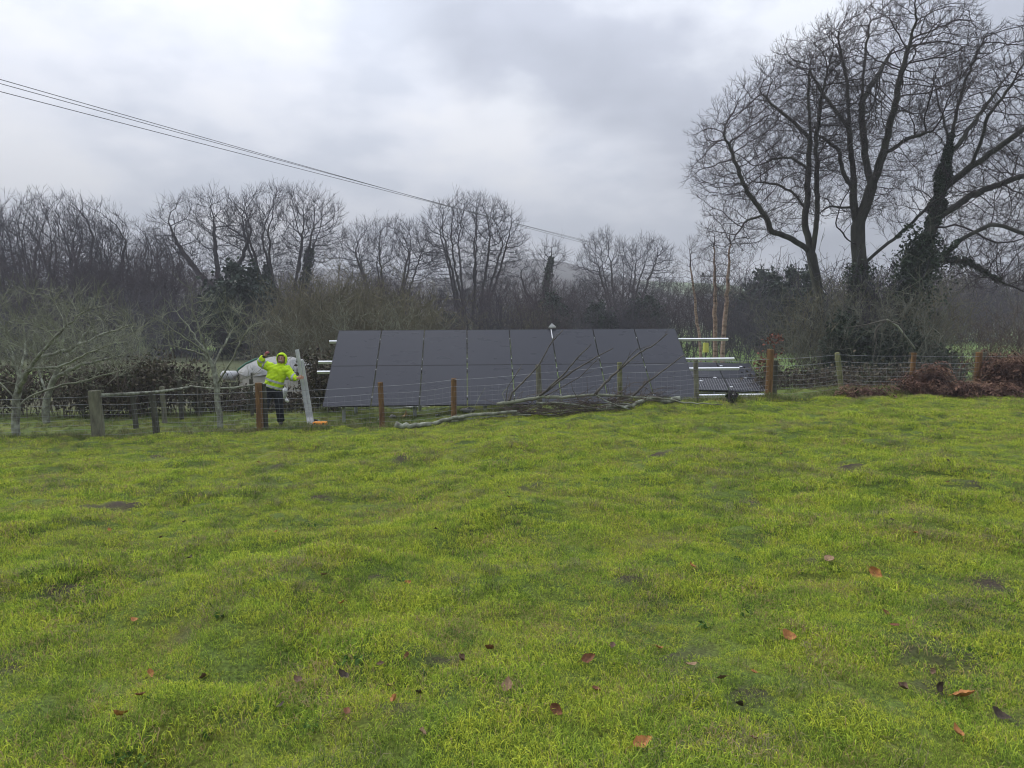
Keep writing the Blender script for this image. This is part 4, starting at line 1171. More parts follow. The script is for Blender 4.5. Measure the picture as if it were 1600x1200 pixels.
# ------------------------------------------------------------------ solar array
BL = P(503, 635, 17.0); BR = P(1097, 628, 17.55); TL = P(537, 516, 19.45)
ux = BR - BL; WID = np.linalg.norm(ux); ux = ux / WID
vv = (TL - BL); LEN = 3.03; vv -= vv.dot(ux) * ux; vv /= np.linalg.norm(vv)
nn = np.cross(ux, vv)
arr_base = np.array([(BL + BR)[0] / 2, 18.2, G((BL + BR)[0] / 2, 18.2)])
arr = thing("solar_array", "large tilted array of sixteen black solar panels facing the field", "solar array", arr_base)
def S3(a, b, c=0.0):
    return BL + ux * a + vv * b + nn * c
pitch = WID / 8; rowh = LEN / 2
TH = .034
def panel(a0, b0, w_, h_):
    f = MB(arr_base); c0, c1 = -TH, 0
    bw = .013
    for (p, q, hu, hv) in [((a0 + w_ / 2), b0 + bw / 2, w_ / 2, bw / 2), ((a0 + w_ / 2), b0 + h_ - bw / 2, w_ / 2, bw / 2),
                           (a0 + bw / 2, b0 + h_ / 2, bw / 2, h_ / 2 - bw), (a0 + w_ - bw / 2, b0 + h_ / 2, bw / 2, h_ / 2 - bw)]:
        f.box(S3(p, q, (c0 + c1) / 2), ux * hu, vv * hv, nn * (c1 - c0) / 2)
    fr = f.build("solar_panel", M["black_frame"], arr)
    g_ = MB(arr_base)
    g_.box(S3(a0 + w_ / 2, b0 + h_ / 2, -.006), ux * (w_ / 2 - bw - .0005), vv * (h_ / 2 - bw - .0005), nn * .004)
    g_.build("glass", M["pv_glass"], fr)
    return fr
rp = random.Random(2)
for j in range(2):
    for i in range(8):
        panel(i * pitch + .011, j * rowh + .002, pitch - .020, rowh - .005)
# rails: fraction up the slope, overhang left and right
for fb, lx, rx in [(.31, -.02, 1.70), (1.36, .33, 1.36), (1.76, .36, 1.34), (2.62, .20, 1.42)]:
    q = MB(arr_base)
    q.box(S3((WID + rx - lx) / 2, fb, -TH - .045), ux * ((WID + rx + lx) / 2), vv * .022, nn * .037)
    q.build("rail", M["alu"], arr)
for i in range(1, 8):
    for fb in (.31, 1.36, 1.76, 2.62):
        q = MB(arr_base); q.box(S3(i * pitch, fb, -.012), ux * .008, vv * .02, nn * .016)
        q.build("clamp", M["alu_dull"], arr)
for i in range(6):
    a = .45 + i * (WID - .6) / 5
    lo = S3(a, .35, -TH - .14); hi = S3(a, 2.7, -TH - .14)
    q = MB(arr_base); q.tube([lo - vv * .25, hi + vv * .2], .04, 6); q.build("rafter", M["galv"], arr)
    for pt in (lo, hi):
        q = MB(arr_base); gz = G(pt[0], pt[1]); q.tube([(pt[0], pt[1], gz - .1), (pt[0], pt[1], pt[2] + .02)], .034, 8)
        q.tube([(pt[0], pt[1], gz - .05), (pt[0], pt[1], gz + .32)], .045, 8)
        q.build("leg", M["galv"], arr)
# pale foam wedge and strip at the sixth gap
q = MB(); c = S3(5 * pitch, LEN + .02, .02)
q.add([c - ux * .07, c + ux * .14, c + ux * .02 + vv * .02 + np.array([0, 0, .10]), c - ux * .07 + nn * .05, c + ux * .14 + nn * .05, c + ux * .02 + nn * .05 + np.array([0, 0, .10])],
      [(0, 1, 2), (5, 4, 3), (0, 3, 4, 1), (1, 4, 5, 2), (2, 5, 3, 0)])
q.box(S3(5 * pitch, LEN - .22, .006), ux * .012, vv * .2, nn * .004)
tag(q.build("foam_wedge", M["white_plastic"]), "small white wedge with a trailing strip on the top edge of the panels", "packing scrap")

# low second array behind the right end
B2 = P(1197, 612, 21.0); T2 = P(1172, 568, 22.7); Bl = P(1060, 609, 20.6)
u2 = norm(B2 - Bl); v2 = T2 - B2; L2 = np.linalg.norm(v2); v2 /= L2; n2v = norm(np.cross(u2, v2))
ab2 = np.array([B2[0] - 1.5, 21.5, G(B2[0] - 1.5, 21.5)])
arr2 = thing("solar_array", "low flat lying solar array half hidden behind the right end of the big one", "solar array", ab2)
def S4(a, b, c=0.0):
    return B2 - u2 * a + v2 * b + n2v * c
for j, (b0, b1) in enumerate([(0, L2 * .42), (L2 * .42 + .015, L2)]):
    for i in range(3):
        a0 = i * 1.16; w_ = 1.14
        f = MB(ab2); f.box(S4(a0 + w_ / 2, (b0 + b1) / 2, -.02), u2 * w_ / 2, v2 * ((b1 - b0) / 2 - .004), n2v * .018)
        fr = f.build("solar_panel", M["black_frame"], arr2)
        g_ = MB(ab2); g_.box(S4(a0 + w_ / 2, (b0 + b1) / 2, .002), u2 * (w_ / 2 - .014), v2 * ((b1 - b0) / 2 - .018), n2v * .003)
        g_.build("glass", M["pv_glass"], fr)
        if j == 0:      # pale ribs of the clear corrugated strip
            rb_ = MB(ab2)
            for k in range(14):
                rb_.box(S4(a0 + .04 + k * .08, (b0 + b1) / 2, .010), u2 * .007, v2 * ((b1 - b0) / 2 - .03), n2v * .006)
            tag(rb_.build("rib", M["rib_grey"], fr), kind="stuff")
for a, b in [(.35, .86), (.95, .86), (.4, .44), (1.3, .43), (.95, .12), (1.75, .3)]:
    q = MB(ab2); q.box(S4(a * 1.1, L2 * b, .014), u2 * .045, v2 * .02, n2v * .01); q.build("clamp", M["alu"], arr2)
for a in (.2, 1.6, 3.0):
    for b in (.05, .95):
        pt = S4(a, L2 * b, -.05); q = MB(ab2); q.tube([(pt[0], pt[1], G(pt[0], pt[1]) - .1), pt], .03, 6); q.build("leg", M["galv"], arr2)

# ------------------------------------------------------------------ wire fence
fn_b = np.array([-1.3, 16.4, G(-1.3, 16.4)])
fence = thing("wire_fence", "long post and wire stock fence across the foot of the field", "fence", fn_b)
def post_geo(mb, px, top, Y, w_px, lean=0.0, n=9, sq=False):
    b = PG(px, Y)
    t_ = P(px + lean, top, Y)
    r_ = w_px / 2 * Y / FPX
    h = t_[2] - b[2]
    b2 = b.copy(); b2[2] -= .25
    mb.tube([b2, b + (t_ - b) * .35, b + (t_ - b) * .75, t_ - (t_ - b) * .015, t_], [r_ * 1.04, r_, r_ * .97, r_ * .97, r_ * .86], n, jit=.05)
    return b, t_
posts = [  # px of the base, y of the top, distance, width px, lean px, material, label
    (149.5, 610, 15.5, 19, -2, "post_grey", "thick grey strainer post"),
    (241, 612, 15.9, 10, -4, "post_dark", "dark split post"),
    (403.5, 598, 16.2, 11, 0, "post_orange", "rusty brown post in front of the man"),
    (596, 597, 16.4, 9, -2, "post_orange", "orange brown post"),
    (708.5, 591, 16.4, 9, .5, "post_orange", "orange brown post"),
    (844, 570, 16.45, 9, -3, "post_grey", "lichened grey post among the branches"),
    (970, 566, 16.5, 8, -2, "post_green", "greenish post"),
    (1090, 562, 16.6, 8, -3, "post_grey", "grey post before the panels' right edge"),
    (1202, 546, 16.7, 11, 2, "post_orange", "orange strainer post"),
    (1317, 551, 17.6, 8, -9, "post_green", "leaning grey green post"),
    (1425, 551, 18.0, 8, 3, "post_orange", "orange post in the bracken"),
    (1528, 550, 18.5, 10, 2, "post_orange", "orange post half buried in bracken"),
]
tops = []
for px, top, Y, w_, ln, mt, lb in posts:
    mb = MB(fn_b); b, t_ = post_geo(mb, px, top, Y, w_, ln)
    po = mb.build("post", M[mt], fence, smooth=False); po["label"] = lb
    tops.append((b, t_))
for px, top, Y, w_, ln, mt, lb in [(412, 600, 16.35, 10, -1, "post_dark", "dark post bound to the rusty one"), (1211, 563, 16.8, 8, 1, "post_dark", "dark post beside the orange strainer"),
                                   (1538, 551, 18.7, 9, 2, "post_dark", "dark post beside the right orange post")]:
    mb = MB(fn_b); post_geo(mb, px, top, Y, w_, ln); po = mb.build("post", M[mt], fence); po["label"] = lb
# wires
line = [(np.array([-16.0, 14.6, G(-16, 14.6)]), np.array([-16.0, 14.6, G(-16, 14.6) + 1.05]))] + tops + [(np.array([16.5, 19.0, G(16.5, 19)]), np.array([16.5, 19.0, G(16.5, 19) + 1.05]))]
WH = [.96, .80, .68, .57, .46, .35, .25, .14]
def wire_pts(h, sub=5, sag=.012):
    out_ = []
    for (b0, t0), (b1, t1) in zip(line[:-1], line[1:]):
        p, q = b0 + (t0 - b0) * 0, b1 + (t1 - b1) * 0
        h0 = min(h * 1.0, (t0 - b0)[2] * .97); h1 = min(h, (t1 - b1)[2] * .97)
        p = b0 + (t0 - b0) * h0 / (t0 - b0)[2]; q = b1 + (t1 - b1) * h1 / (t1 - b1)[2]
        for i in range(sub):
            u = i / sub
            v = p * (1 - u) + q * u; v[1] -= .06; v[2] -= sag * 4 * u * (1 - u)
            out_.append(v)
    out_.append(q + np.array([0, -.06, 0]))
    return out_
rows = []
for i, h in enumerate(WH):
    pts = wire_pts(h, sag=.02 if i == 0 else .03 + .01 * (i % 3))
    rows.append(np.array(pts))
    mb = MB(fn_b); mb.tube(pts, .0038 if i < 2 else .0024, 4, cap=False)
    mb.build("wire", M["wire"], fence)
# barbs on the top strand and the uprights of the netting
dense = np.array(wire_pts(WH[1], 60)); low = np.array(wire_pts(WH[-1], 60))
bt, bl_ = [], []
acc = 0
for i in range(1, len(dense)):
    acc += np.linalg.norm(dense[i] - dense[i - 1])
    if acc > .15:
        acc = 0; bt.append(dense[i]); bl_.append(low[i])
bt = np.array(bt); bl_ = np.array(bl_)
mid = (bt + bl_) / 2 + rng.normal(0, .018, bt.shape)
Pn = np.stack([bt, mid, bl_], 1)
f = np.zeros((len(bt), 3), bool); f[:, 0] = True
vq, fq = tubes_np(Pn.reshape(-1, 3) - fn_b, np.full(len(bt) * 3, .0016), f.ravel(), 3)
tag(link("netting", mesh_np("netting", vq, fq), M["wire"], fence), kind="stuff")

# rail fence running back behind the left corner
rb0 = PG(215, 17.5)
rf = thing("rail_fence", "old rail fence of thin posts and a lichened pole behind the grey strainer", "fence", rb0)
for px, top, Y, w_, ln, mt in [(209, 612, 17.3, 8, -3, "post_dark"), (254, 604, 18.3, 8, -1, "post_grey"), (281, 594, 19.2, 7, -1, "post_dark"), (309, 586, 20.0, 9, 0, "post_dark"), (437, 588, 19.0, 6, 0, "post_dark"), (392, 592, 19.4, 6, 0, "post_dark")]:
    mb = MB(rb0); post_geo(mb, px, top, Y, w_, ln, 8); mb.build("post", M[mt], rf)
def rail_pole(pts, rads, label):
    mb = MB(rb0); mb.tube([P(*p) for p in pts], rads, 8, jit=.06); o = mb.build("rail", M["lichen_bark"], rf, smooth=True); o["label"] = label
rail_pole([(157, 617.5, 15.7), (200, 615.5, 16.6), (240, 613, 17.6), (270, 609, 18.5), (296, 605, 19.3)], [.042, .04, .036, .032, .028], "peeled pale pole from the strainer post")
rail_pole([(296, 603, 19.2), (330, 607, 19.2), (365, 606, 19.2), (400, 601, 19.2), (437, 593, 19.0), (462, 590, 18.9)], [.022, .024, .028, .03, .03, .03], "thin bent pole behind the man")
# two dark stakes at far right behind the bracken
for px, top, bx, lb in [(1505, 552, 1497, "dark slanting stake in the bracken at far right"), (1486, 556, 1488, "dark upright stake beside the slanting one at far right")]:
    mb = MB(); Yq = 19.3; b = PG(bx, Yq); mb.tube([b - np.array([0, 0, .2]), (b + P(px, top, Yq)) / 2 + np.array([.02, 0, 0]), P(px, top, Yq)], [.035, .03, .022], 7, jit=.08)
    o = mb.build("stake", M["post_dark"], loc=None); tag(o, lb, "stake")

# ------------------------------------------------------------------ felled branches in front of the panels
def branch(name, label, Y, polys, mat, group=None, cat_="branch", twig_n=0, seed=0, snap=True):
    """polys: (points (px, py, dY), radii start, end)"""
    r = np.random.default_rng(seed)
    b = P(*polys[0][0][0][:2], Y)
    t = thing(name, label, cat_, b, 0, group)
    for k, (pl, ra, rb_) in enumerate(polys):
        pts = [P(p[0], p[1], Y + p[2]) for p in pl]
        if snap:
            for q in pts: q[2] = max(q[2], G(q[0], q[1]) + ra * .9 + (.05 if k == 0 else .03))
        dense = []
        for a, c in zip(pts[:-1], pts[1:]):
            for i in range(4): dense.append(a + (c - a) * i / 4 + r.normal(0, ra * .22, 3))
        dense.append(pts[-1])
        mb = MB(b); mb.tube(dense, list(np.linspace(ra, rb_, len(dense))), 7, jit=.08)
        if twig_n and k:
            for i in range(twig_n):
                j = r.integers(len(dense) // 3, len(dense) - 1)
                d = norm(norm(dense[-1] - dense[0]) + r.normal(0, .5, 3)); ll = r.uniform(.12, .5)
                mb.tube([dense[j], dense[j] + d * ll * .5, dense[j] + d * ll + r.normal(0, .03, 3)], [.006, .005, .002], 4)
        mb.build("limb" if k == 0 else "shoot", mat if k == 0 or mat is not lt_ else M["shoot_bark"], t, smooth=True)
    return t
lb_, lt_ = M["lichen_bark"], M["lichen_twig"]
Gf = "felled branches heaped in front of the panels"
branch("felled_branch", "long felled branch with upright shoots crossing the panels", 15.9,
       [([(775, 632, 0), (812, 626, 0), (845, 621, 0), (880, 621, .05), (930, 617, .05), (990, 620, 0), (1028, 622, -.1), (1062, 630, -.2), (1098, 652, -.4), (1128, 672, -.6)], .046, .012),
        ([(795, 627, 0), (800, 614, 0), (822, 592, .05), (842, 570, .1), (862, 535, .15), (879, 516, .2)], .026, .009),
        ([(843, 619, 0), (870, 599, .05), (895, 580, .1), (925, 562, .15), (958, 544, .2)], .030, .009),
        ([(843, 619, 0), (880, 586, -.1), (900, 562, -.2), (924, 537, -.25)], .024, .008),
        ([(930, 617, 0), (945, 598, .1), (966, 579, .15), (1000, 551, .3), (1022, 538, .35), (1044, 521, .4)], .034, .010),
        ([(966, 579, .15), (985, 556, 0), (998, 543, -.1)], .014, .005),
        ([(988, 620, 0), (1003, 604, .1), (1030, 583, .25), (1073, 552, .4)], .029, .010),
        ([(790, 628, 0), (793, 605, -.1), (803, 590, -.15), (815, 573, -.2)], .011, .004),
        ([(850, 620, 0), (905, 590, -.2), (925, 570, -.3), (935, 560, -.35)], .012, .004)], lt_, Gf, twig_n=2, seed=3)
branch("felled_branch", "grey lichened log end lying on the turf left of the heap", 15.65,
       [([(619, 671, 0), (640, 670, 0), (670, 668, .05), (700, 664, .1), (740, 661, .1), (808, 660, .1)], .066, .034),
        ([(700, 664, .1), (730, 659, .1), (780, 655, .1), (830, 655, .1)], .03, .016),
        ([(800, 660, .1), (818, 645, .15), (845, 630, .2)], .024, .014)], lb_, Gf, seed=4)
branch("felled_branch", "thick lichened branch lying at the right end of the heap", 15.75,
       [([(1063, 643, .2), (1040, 641, .15), (1018, 635, .1), (1000, 633, .05), (985, 641, 0), (948, 652, -.1)], .068, .03),
        ([(1000, 633, .05), (970, 631, .1), (948, 632, .15), (925, 640, .2)], .022, .012),
        ([(985, 641, 0), (965, 634, -.1), (950, 628, -.15), (930, 617, -.2)], .018, .01)], lb_, Gf, seed=5)
for i, (lbq, pl, ra) in enumerate([
        ("straight felled branch low in the middle of the heap", [(838, 630, 0), (870, 629, .1), (905, 633, .1), (940, 640, .1), (968, 648, 0), (1000, 645, 0)], .026),
        ("curved felled branch along the bottom of the heap", [(800, 652, 0), (850, 646, .1), (900, 642, .1), (950, 637, .1), (1000, 640, .1)], .022),
        ("thin felled branch sticking out toward the field", [(850, 668, -.1), (868, 660, 0), (900, 661, 0), (945, 655, .1), (985, 641, .1)], .014),
        ("thin felled branch at the left of the heap reaching up to the wires", [(792, 660, 0), (793, 640, 0), (785, 615, .1), (797, 600, .1)], .010),
        ("thin dark twig leaning from the log to the wires", [(728, 660, 0), (740, 640, 0), (748, 622, .1), (758, 606, .1)], .009),
        ("short felled branch crossing the middle of the heap", [(880, 655, 0), (895, 640, .1), (915, 625, .1), (938, 612, .1)], .012)]):
    branch("felled_branch", lbq, 15.8 + .05 * i, [([tuple(p) for p in pl], ra, ra * .45)], lt_ if i % 2 else lb_, Gf, seed=20 + i)
tw = []
for i in range(520):        # brushwood under the heap
    q = P(random.uniform(790, 1030), random.uniform(628, 660), 15.9); q[1] += random.uniform(-.2, .35); q[2] = G(q[0], q[1]) + abs(random.gauss(0, .15))
    d = norm(np.array([random.gauss(0, 1), random.gauss(0, .5), random.gauss(.12, .35)])); ll = random.uniform(.2, .7)
    tw += [q, q + d * ll * .5 + rng.normal(0, .02, 3), q + d * ll]
tw = np.array(tw); f = np.tile([True, False, False], len(tw) // 3)
o = link("brushwood", mesh_np("brushwood", *tubes_np(tw, np.tile([.006, .005, .003], len(tw) // 3), f, 4)), M["bramble_stem"])
tag(o, "tangle of thin brushwood under the felled branches", kind="stuff")
branch("fallen_stick", "crooked dark stick standing out of the turf at far right", 16.2, [([(1557, 650, 0), (1563, 643, 0), (1570, 640, 0), (1578, 642, 0)], .012, .006)], M["post_dark"], seed=31)
branch("broken_branch", "broken hanging branch with a pale torn end before the ivy bush", 27.5,
       [([(1385, 500, 0), (1402, 510, 0), (1430, 545, -.2)], .05, .03), ([(1384, 500, 0), (1368, 515, .2), (1368, 534, .2)], .05, .03), ([(1385, 500, 0), (1410, 508, -.3), (1414, 530, -.3)], .03, .012),
        ([(1384, 500, 0), (1350, 508, .3), (1320, 512, .4)], .035, .01), ([(1370, 534, .2), (1364, 560, .1), (1366, 578, .1), (1372, 560, .1)], .014, .008)], lt_, twig_n=2, seed=33)

# ------------------------------------------------------------------ small things by the panels
def blob(name, label, cat_, px, py, Y, rad, mat, seed, lump=.25, on_ground=True):
    r = np.random.default_rng(seed)
    bm = bmesh.new(); bmesh.ops.create_icosphere(bm, subdivisions=3, radius=1)
    for v in bm.verts:
        n_ = v.co.copy()
        k = 1 + lump * (vnoise(np.array([n_.x * 2 + seed]), np.array([n_.y * 2 + n_.z * 3]), .8, seed)[0] - .5) * 2
        v.co = Vector((n_.x * rad[0] * k, n_.y * rad[1] * k, n_.z * rad[2] * k))
    me_ = bpy.data.meshes.new(name); bm.to_mesh(me_); bm.free()
    for p in me_.polygons: p.use_smooth = True
    q = PG(px, Y) if on_ground else P(px, py, Y)
    if on_ground: q[2] += rad[2] * .75
    o = link(name, me_, mat, loc=tuple(q))
    return tag(o, label, cat_)
# orange tool case with a handle
tcl = PG(498, 16.75)
tcs = thing("tool_case", "orange tool case lying in the grass by the rails", "tool case", tcl)
mb = MB(); mb.box((0, 0, .07), (.155, 0, 0), (0, .1, 0), (0, 0, .05)); mb.build("body", M["orange"], tcs, bevel=.02)
mb = MB(); mb.tube([(-.06, -.1, .075), (-.055, -.135, .08), (.055, -.135, .08), (.06, -.1, .075)], .011, 6); mb.build("handle", M["orange"], tcs)
for dx_ in (-.1, .1):
    mb = MB(); mb.box((dx_, -.103, .085), (.018, 0, 0), (0, .006, 0), (0, 0, .022)); mb.build("latch", M["black_plastic"], tcs)
# cordless drill lying by the rail foot
dl = PG(489, 17.1)
dr = thing("power_drill", "dark power drill lying at the foot of the upright rails", "drill", dl)
mb = MB(); mb.tube([(-.10, 0, .09), (-.06, 0, .09), (.05, 0, .09), (.09, 0, .09)], [.025, .035, .035, .02], 10); mb.build("motor_housing", M["black_plastic"], dr)
mb = MB(); mb.tube([(.09, 0, .09), (.13, 0, .09)], [.016, .008], 8); mb.build("chuck", M["galv"], dr)
mb = MB(); mb.tube([(-.04, 0, .08), (-.06, -.06, .06), (-.07, -.11, .05)], [.02, .018, .022], 8); mb.build("handle", M["black_plastic"], dr)
mb = MB(); mb.box((-.075, -.14, .045), (.045, 0, 0), (0, .03, 0), (0, 0, .03)); mb.build("battery", M["black_plastic"], dr, bevel=.006)
def crumple(name, label, px, Y, rad, mat, seed, cat_="rubbish"):
    return blob(name, label, cat_, px, 0, Y, rad, mat, seed, lump=.55)
crumple("plastic_scrap", "white plastic scrap under the panels left of the yellow wrapper", 612, 17.9, (.09, .06, .05), M["white_plastic"], 3)
yel = pmat("yellow_wrap", (0.62, 0.36, 0.06), (0.70, 0.45, 0.16), 9, .5)
mb = MB(); q = PG(632, 17.9)
mb.add([q + np.array(v) for v in [(-.09, 0, .01), (.09, 0, .02), (.06, .04, .10), (.03, 0, .24), (-.02, .03, .11), (-.08, .03, .08), (0, -.05, .07)]],
       [(0, 1, 6), (1, 2, 6), (2, 3, 6), (3, 4, 6), (4, 5, 6), (5, 0, 6), (0, 5, 4, 3, 2, 1)])
tag(mb.build("wrapper", yel), "crumpled yellow wrapper on the grass under the panels", "rubbish")
crumple("plastic_scrap", "pale scrap under the panels just left of the second orange post", 684, 17.9, (.06, .05, .03), M["white_plastic"], 5)
crumple("plastic_bag", "white crumpled bag under the panels right of the second orange post", 732, 18.0, (.15, .08, .07), M["white_plastic"], 6, "bag")
crumple("plastic_scrap", "dull white sheet scrap furthest under the panels", 640, 20.3, (.5, .1, .06), M["white_plastic"], 8)
crumple("plastic_scrap", "tiny white scrap beside the first orange brown post", 592, 17.2, (.04, .03, .03), M["white_plastic"], 9)
# dark weed clump by the lower rail
leafy("weed_clump", "dark withered weed clump at the foot of the lowest rail", 73, [(0, 0, .18, .13, .12, .2, 1)], 260, .05, M["ivy"], PG(1143, 16.4), cat_="weed")
# bag hanging from the pole behind the man
hb = thing("hanging_bag", "white and grey bag hanging from the pole behind the man", "bag", P(447, 610, 18.7))
mb = MB(); mb.tube([(0, 0, .05), (-.05, 0, -.02), (-.075, 0, -.12), (-.06, 0, -.22)], [.05, .09, .08, .06], 9, jit=.15); mb.build("bag_body", pmat("grey_bag", (.35, .37, .36), (.6, .6, .6), 14, .6), hb, smooth=True)
mb = MB(); mb.tube([(-.02, 0, -.2), (.0, 0, -.26), (.06, 0, -.3)], [.03, .045, .035], 8, jit=.25); mb.build("bag_tail", M["white_plastic"], hb, smooth=True)
mb = MB(); mb.tube([(-.04, 0, .05), (0, 0, .28), (.04, 0, .05)], .006, 5); mb.build("loop", M["white_plastic"], hb)
# yellow tag on a thin stake behind the rails
ys_ = thing("marker_stake", "thin stake with a yellow green sleeve in front of the birches", "stake", PG(1102, 24))
zt = P(1102, 543, 24)[2] - ys_.location[2]
mb = MB(); mb.tube([(0, 0, -.1), (0, 0, zt + .14)], .02, 6); mb.build("stake_shaft", M["post_dark"], ys_)
mb = MB(); mb.tube([(0, 0, zt - .16), (0, 0, zt + .16)], [.10, .09], 10); mb.build("sleeve", pmat("yellow_sleeve", (.42, .44, .08), (.5, .5, .12), 8, .6), ys_)

# ------------------------------------------------------------------ canvas shelter behind the man
canvas = pmat("canvas", (0.36, 0.345, 0.29), (0.46, 0.44, 0.38), 2.5, .8, .2)
tarp = pmat("tarp", (0.17, 0.18, 0.175), (0.30, 0.30, 0.285), 2.0, .8, .6, c3=(0.21, 0.22, 0.21), bscale=5)
ys0 = 25.0
yb = PG(437, ys0)
sh = thing("canvas_shelter", "pale round canvas shelter with a grey tarpaulin roof behind the man", "shelter", yb)
k_ = ys0 / FPX
rw = 62 * k_
zw = (P(437, 579, ys0) - yb)[2]; zt = (P(437, 559, ys0) - yb)[2]
n = 28
mb = MB()
V = []; F_ = []
for j, (rr, z) in enumerate([(rw, -.1), (rw, zw * .5), (rw * .99, zw)]):
    for i in range(n):
        a = 2 * math.pi * i / n; V.append((rr * math.cos(a), rr * math.sin(a) * .8, z))
for j in range(2):
    for i in range(n): F_.append((j * n + i, j * n + (i + 1) % n, (j + 1) * n + (i + 1) % n, (j + 1) * n + i))
mb.add(V, F_); mb.build("wall", canvas, sh, smooth=True)
mb = MB(); V = []; F_ = []
rings = [(1.02, zw - .10), (.99, zw + .02), (.80, zw + (zt - zw) * .48), (.58, zw + (zt - zw) * .80), (.34, zt - .02), (.12, zt + .02)]
for rr, z in rings:
    for i in range(n):
        a = 2 * math.pi * i / n; w_ = 1 + random.uniform(-.035, .035); V.append((rw * rr * w_ * math.cos(a), rw * rr * w_ * math.sin(a) * .8, z + random.uniform(-.05, .05)))
for j in range(len(rings) - 1):
    for i in range(n): F_.append((j * n + i, j * n + (i + 1) % n, (j + 1) * n + (i + 1) % n, (j + 1) * n + i))
F_.append(tuple((len(rings) - 1) * n + i for i in range(n)))
mb.add(V, F_); mb.build("roof", tarp, sh, smooth=True)
for a0 in (3.5, 4.25):
    mb = MB(); a = a0
    mb.tube([(rw * 1.01 * math.cos(a), rw * .81 * math.sin(a), -.1), (rw * 1.01 * math.cos(a), rw * .81 * math.sin(a), zw)], .03, 6); mb.build("pole", M["post_dark"], sh)
mb = MB(); gr = pmat("green_rope", (0.03, 0.12, 0.08), (0.05, 0.16, 0.10), 5, .7)
mb.tube([(rw * rr * 1.01 * math.cos(3.35), rw * rr * .81 * math.sin(3.35), z + .05) for rr, z in rings[:5]], .03, 6); mb.build("trim", gr, sh)
# white water tank left of the shelter
wt = thing("water_tank", "small white tank left of the canvas shelter", "tank", PG(358, 24.5))
zt2 = P(358, 577, 24.5)[2] - wt.location[2]
mb = MB(); mb.tube([(-.22, 0, zt2 - .25), (-.2, 0, zt2 - .22), (.2, 0, zt2 - .22), (.22, 0, zt2 - .25)], [.12, .17, .17, .12], 14); mb.build("tank_body", M["tank_grey"], wt, smooth=True)
mb = MB()
for dx_ in (-.15, .15): mb.box((dx_, 0, (zt2 - .45) / 2), (.05, 0, 0), (0, .15, 0), (0, 0, (zt2 - .45) / 2)); 
mb.build("stand", M["post_dark"], wt)

# ------------------------------------------------------------------ upright rails held by the man
def rail_bar(label, pa, pb, Y0, Y1, wd, dp):
    a = P(*pa, Y0); b = P(*pb, Y1)
    d = norm(b - a); sx = norm(np.cross(d, (0, 1.0, 0))); sy = np.cross(sx, d)
    mid_ = (a + b) / 2; hl = np.linalg.norm(b - a) / 2
    root = thing("mounting_rail", label, "rail", a, 0, "metal rails stood on end by the man")
    mb = MB(a); mb.box(mid_, sx * wd, sy * .004, d * hl); 
    for s_ in (-1, 1): mb.box(mid_ + sx * s_ * (wd - .004) - sy * (dp + .0045), sx * .004, sy * dp, d * (hl - .001))
    mb.build("channel", M["alu_dull"], root)
    mb = MB(a); mb.box(a + d * .1 - sy * (dp + .012), sx * (wd - .009), sy * .006, d * .1); mb.build("end_tape", M["white_plastic"], root)
ra_ = PG(483.5, 16.95)
rail_bar("taller of the two metal rails stood on end by the man", (484, 665), (464.5, 546), 16.95, 17.3, .042, .02)
rail_bar("shorter of the two metal rails stood on end by the man", (489, 664), (472, 563), 16.95, 17.25, .040, .02)

# ------------------------------------------------------------------ the man
def skin_mesh(name, verts, edges, radii, sub=2, root=0):
    me_ = bpy.data.meshes.new(name + "_cage"); me_.from_pydata([tuple(v) for v in verts], edges, [])
    o = bpy.data.objects.new(name + "_cage", me_); COL.objects.link(o)
    o.modifiers.new("skin", "SKIN").use_smooth_shade = True
    for i, rr in enumerate(radii):
        sv = me_.skin_vertices[0].data[i]
        sv.radius = rr if isinstance(rr, tuple) else (rr, rr)
        sv.use_root = (i == root)
    sm = o.modifiers.new("sub", "SUBSURF"); sm.levels = sub; sm.render_levels = sub
    dg = bpy.context.evaluated_depsgraph_get(); dg.update()
    m2 = bpy.data.meshes.new_from_object(o.evaluated_get(dg)); m2.name = name
    bpy.data.objects.remove(o); bpy.data.meshes.remove(me_)
    for p in m2.polygons: p.use_smooth = True
    return m2
skin_m = pmat("skin", (0.46, 0.25, 0.18), (0.52, 0.30, 0.22), 12, .55)
hiviz = pmat("hiviz", (0.60, 0.84, 0.02), (0.40, 0.60, 0.012), 6, .8, .6, bscale=11)
refl = pmat("reflective_tape", (0.36, 0.38, 0.36), (0.46, 0.47, 0.46), 18, .4)
trs = pmat("trouser_cloth", (0.012, 0.015, 0.020), (0.022, 0.026, 0.032), 10, .85, .4)
boot_m = pmat("boot_leather", (0.016, 0.015, 0.015), (0.035, 0.032, 0.030), 12, .6)
man_b = PG(424, 16.8)
mk = man_b
# joints (x to the right of the picture, y away, z up), metres
J = dict(pel=(.0, .05, .92), wst=(.06, .04, 1.08), chs=(.165, .02, 1.30), nck=(.222, .0, 1.46), hd0=(.243, -.03, 1.54), hd1=(.262, -.045, 1.635), hd2=(.268, -.035, 1.72),
         lsh=(-.03, .02, 1.44), lel=(-.245, -.02, 1.53), lwr=(-.125, -.11, 1.69), lha=(-.075, -.125, 1.755),
         rsh=(.385, .0, 1.39), rel=(.53, -.03, 1.17), rwr=(.645, -.10, 1.185), rha=(.71, -.115, 1.195),
         lhp=(-.10, .05, .88), lkn=(-.185, -.04, .46), lan=(-.25, .03, .09), lto=(-.28, -.13, .035),
         rhp=(.11, .05, .88), rkn=(.12, .12, .48), ran=(.055, .40, .10), rto=(.10, .24, .04))
kz = G(mk[0] + .05, mk[1] + .4) - mk[2]
for k in ("ran", "rto"):
    J[k] = (J[k][0], J[k][1], J[k][2] + kz)
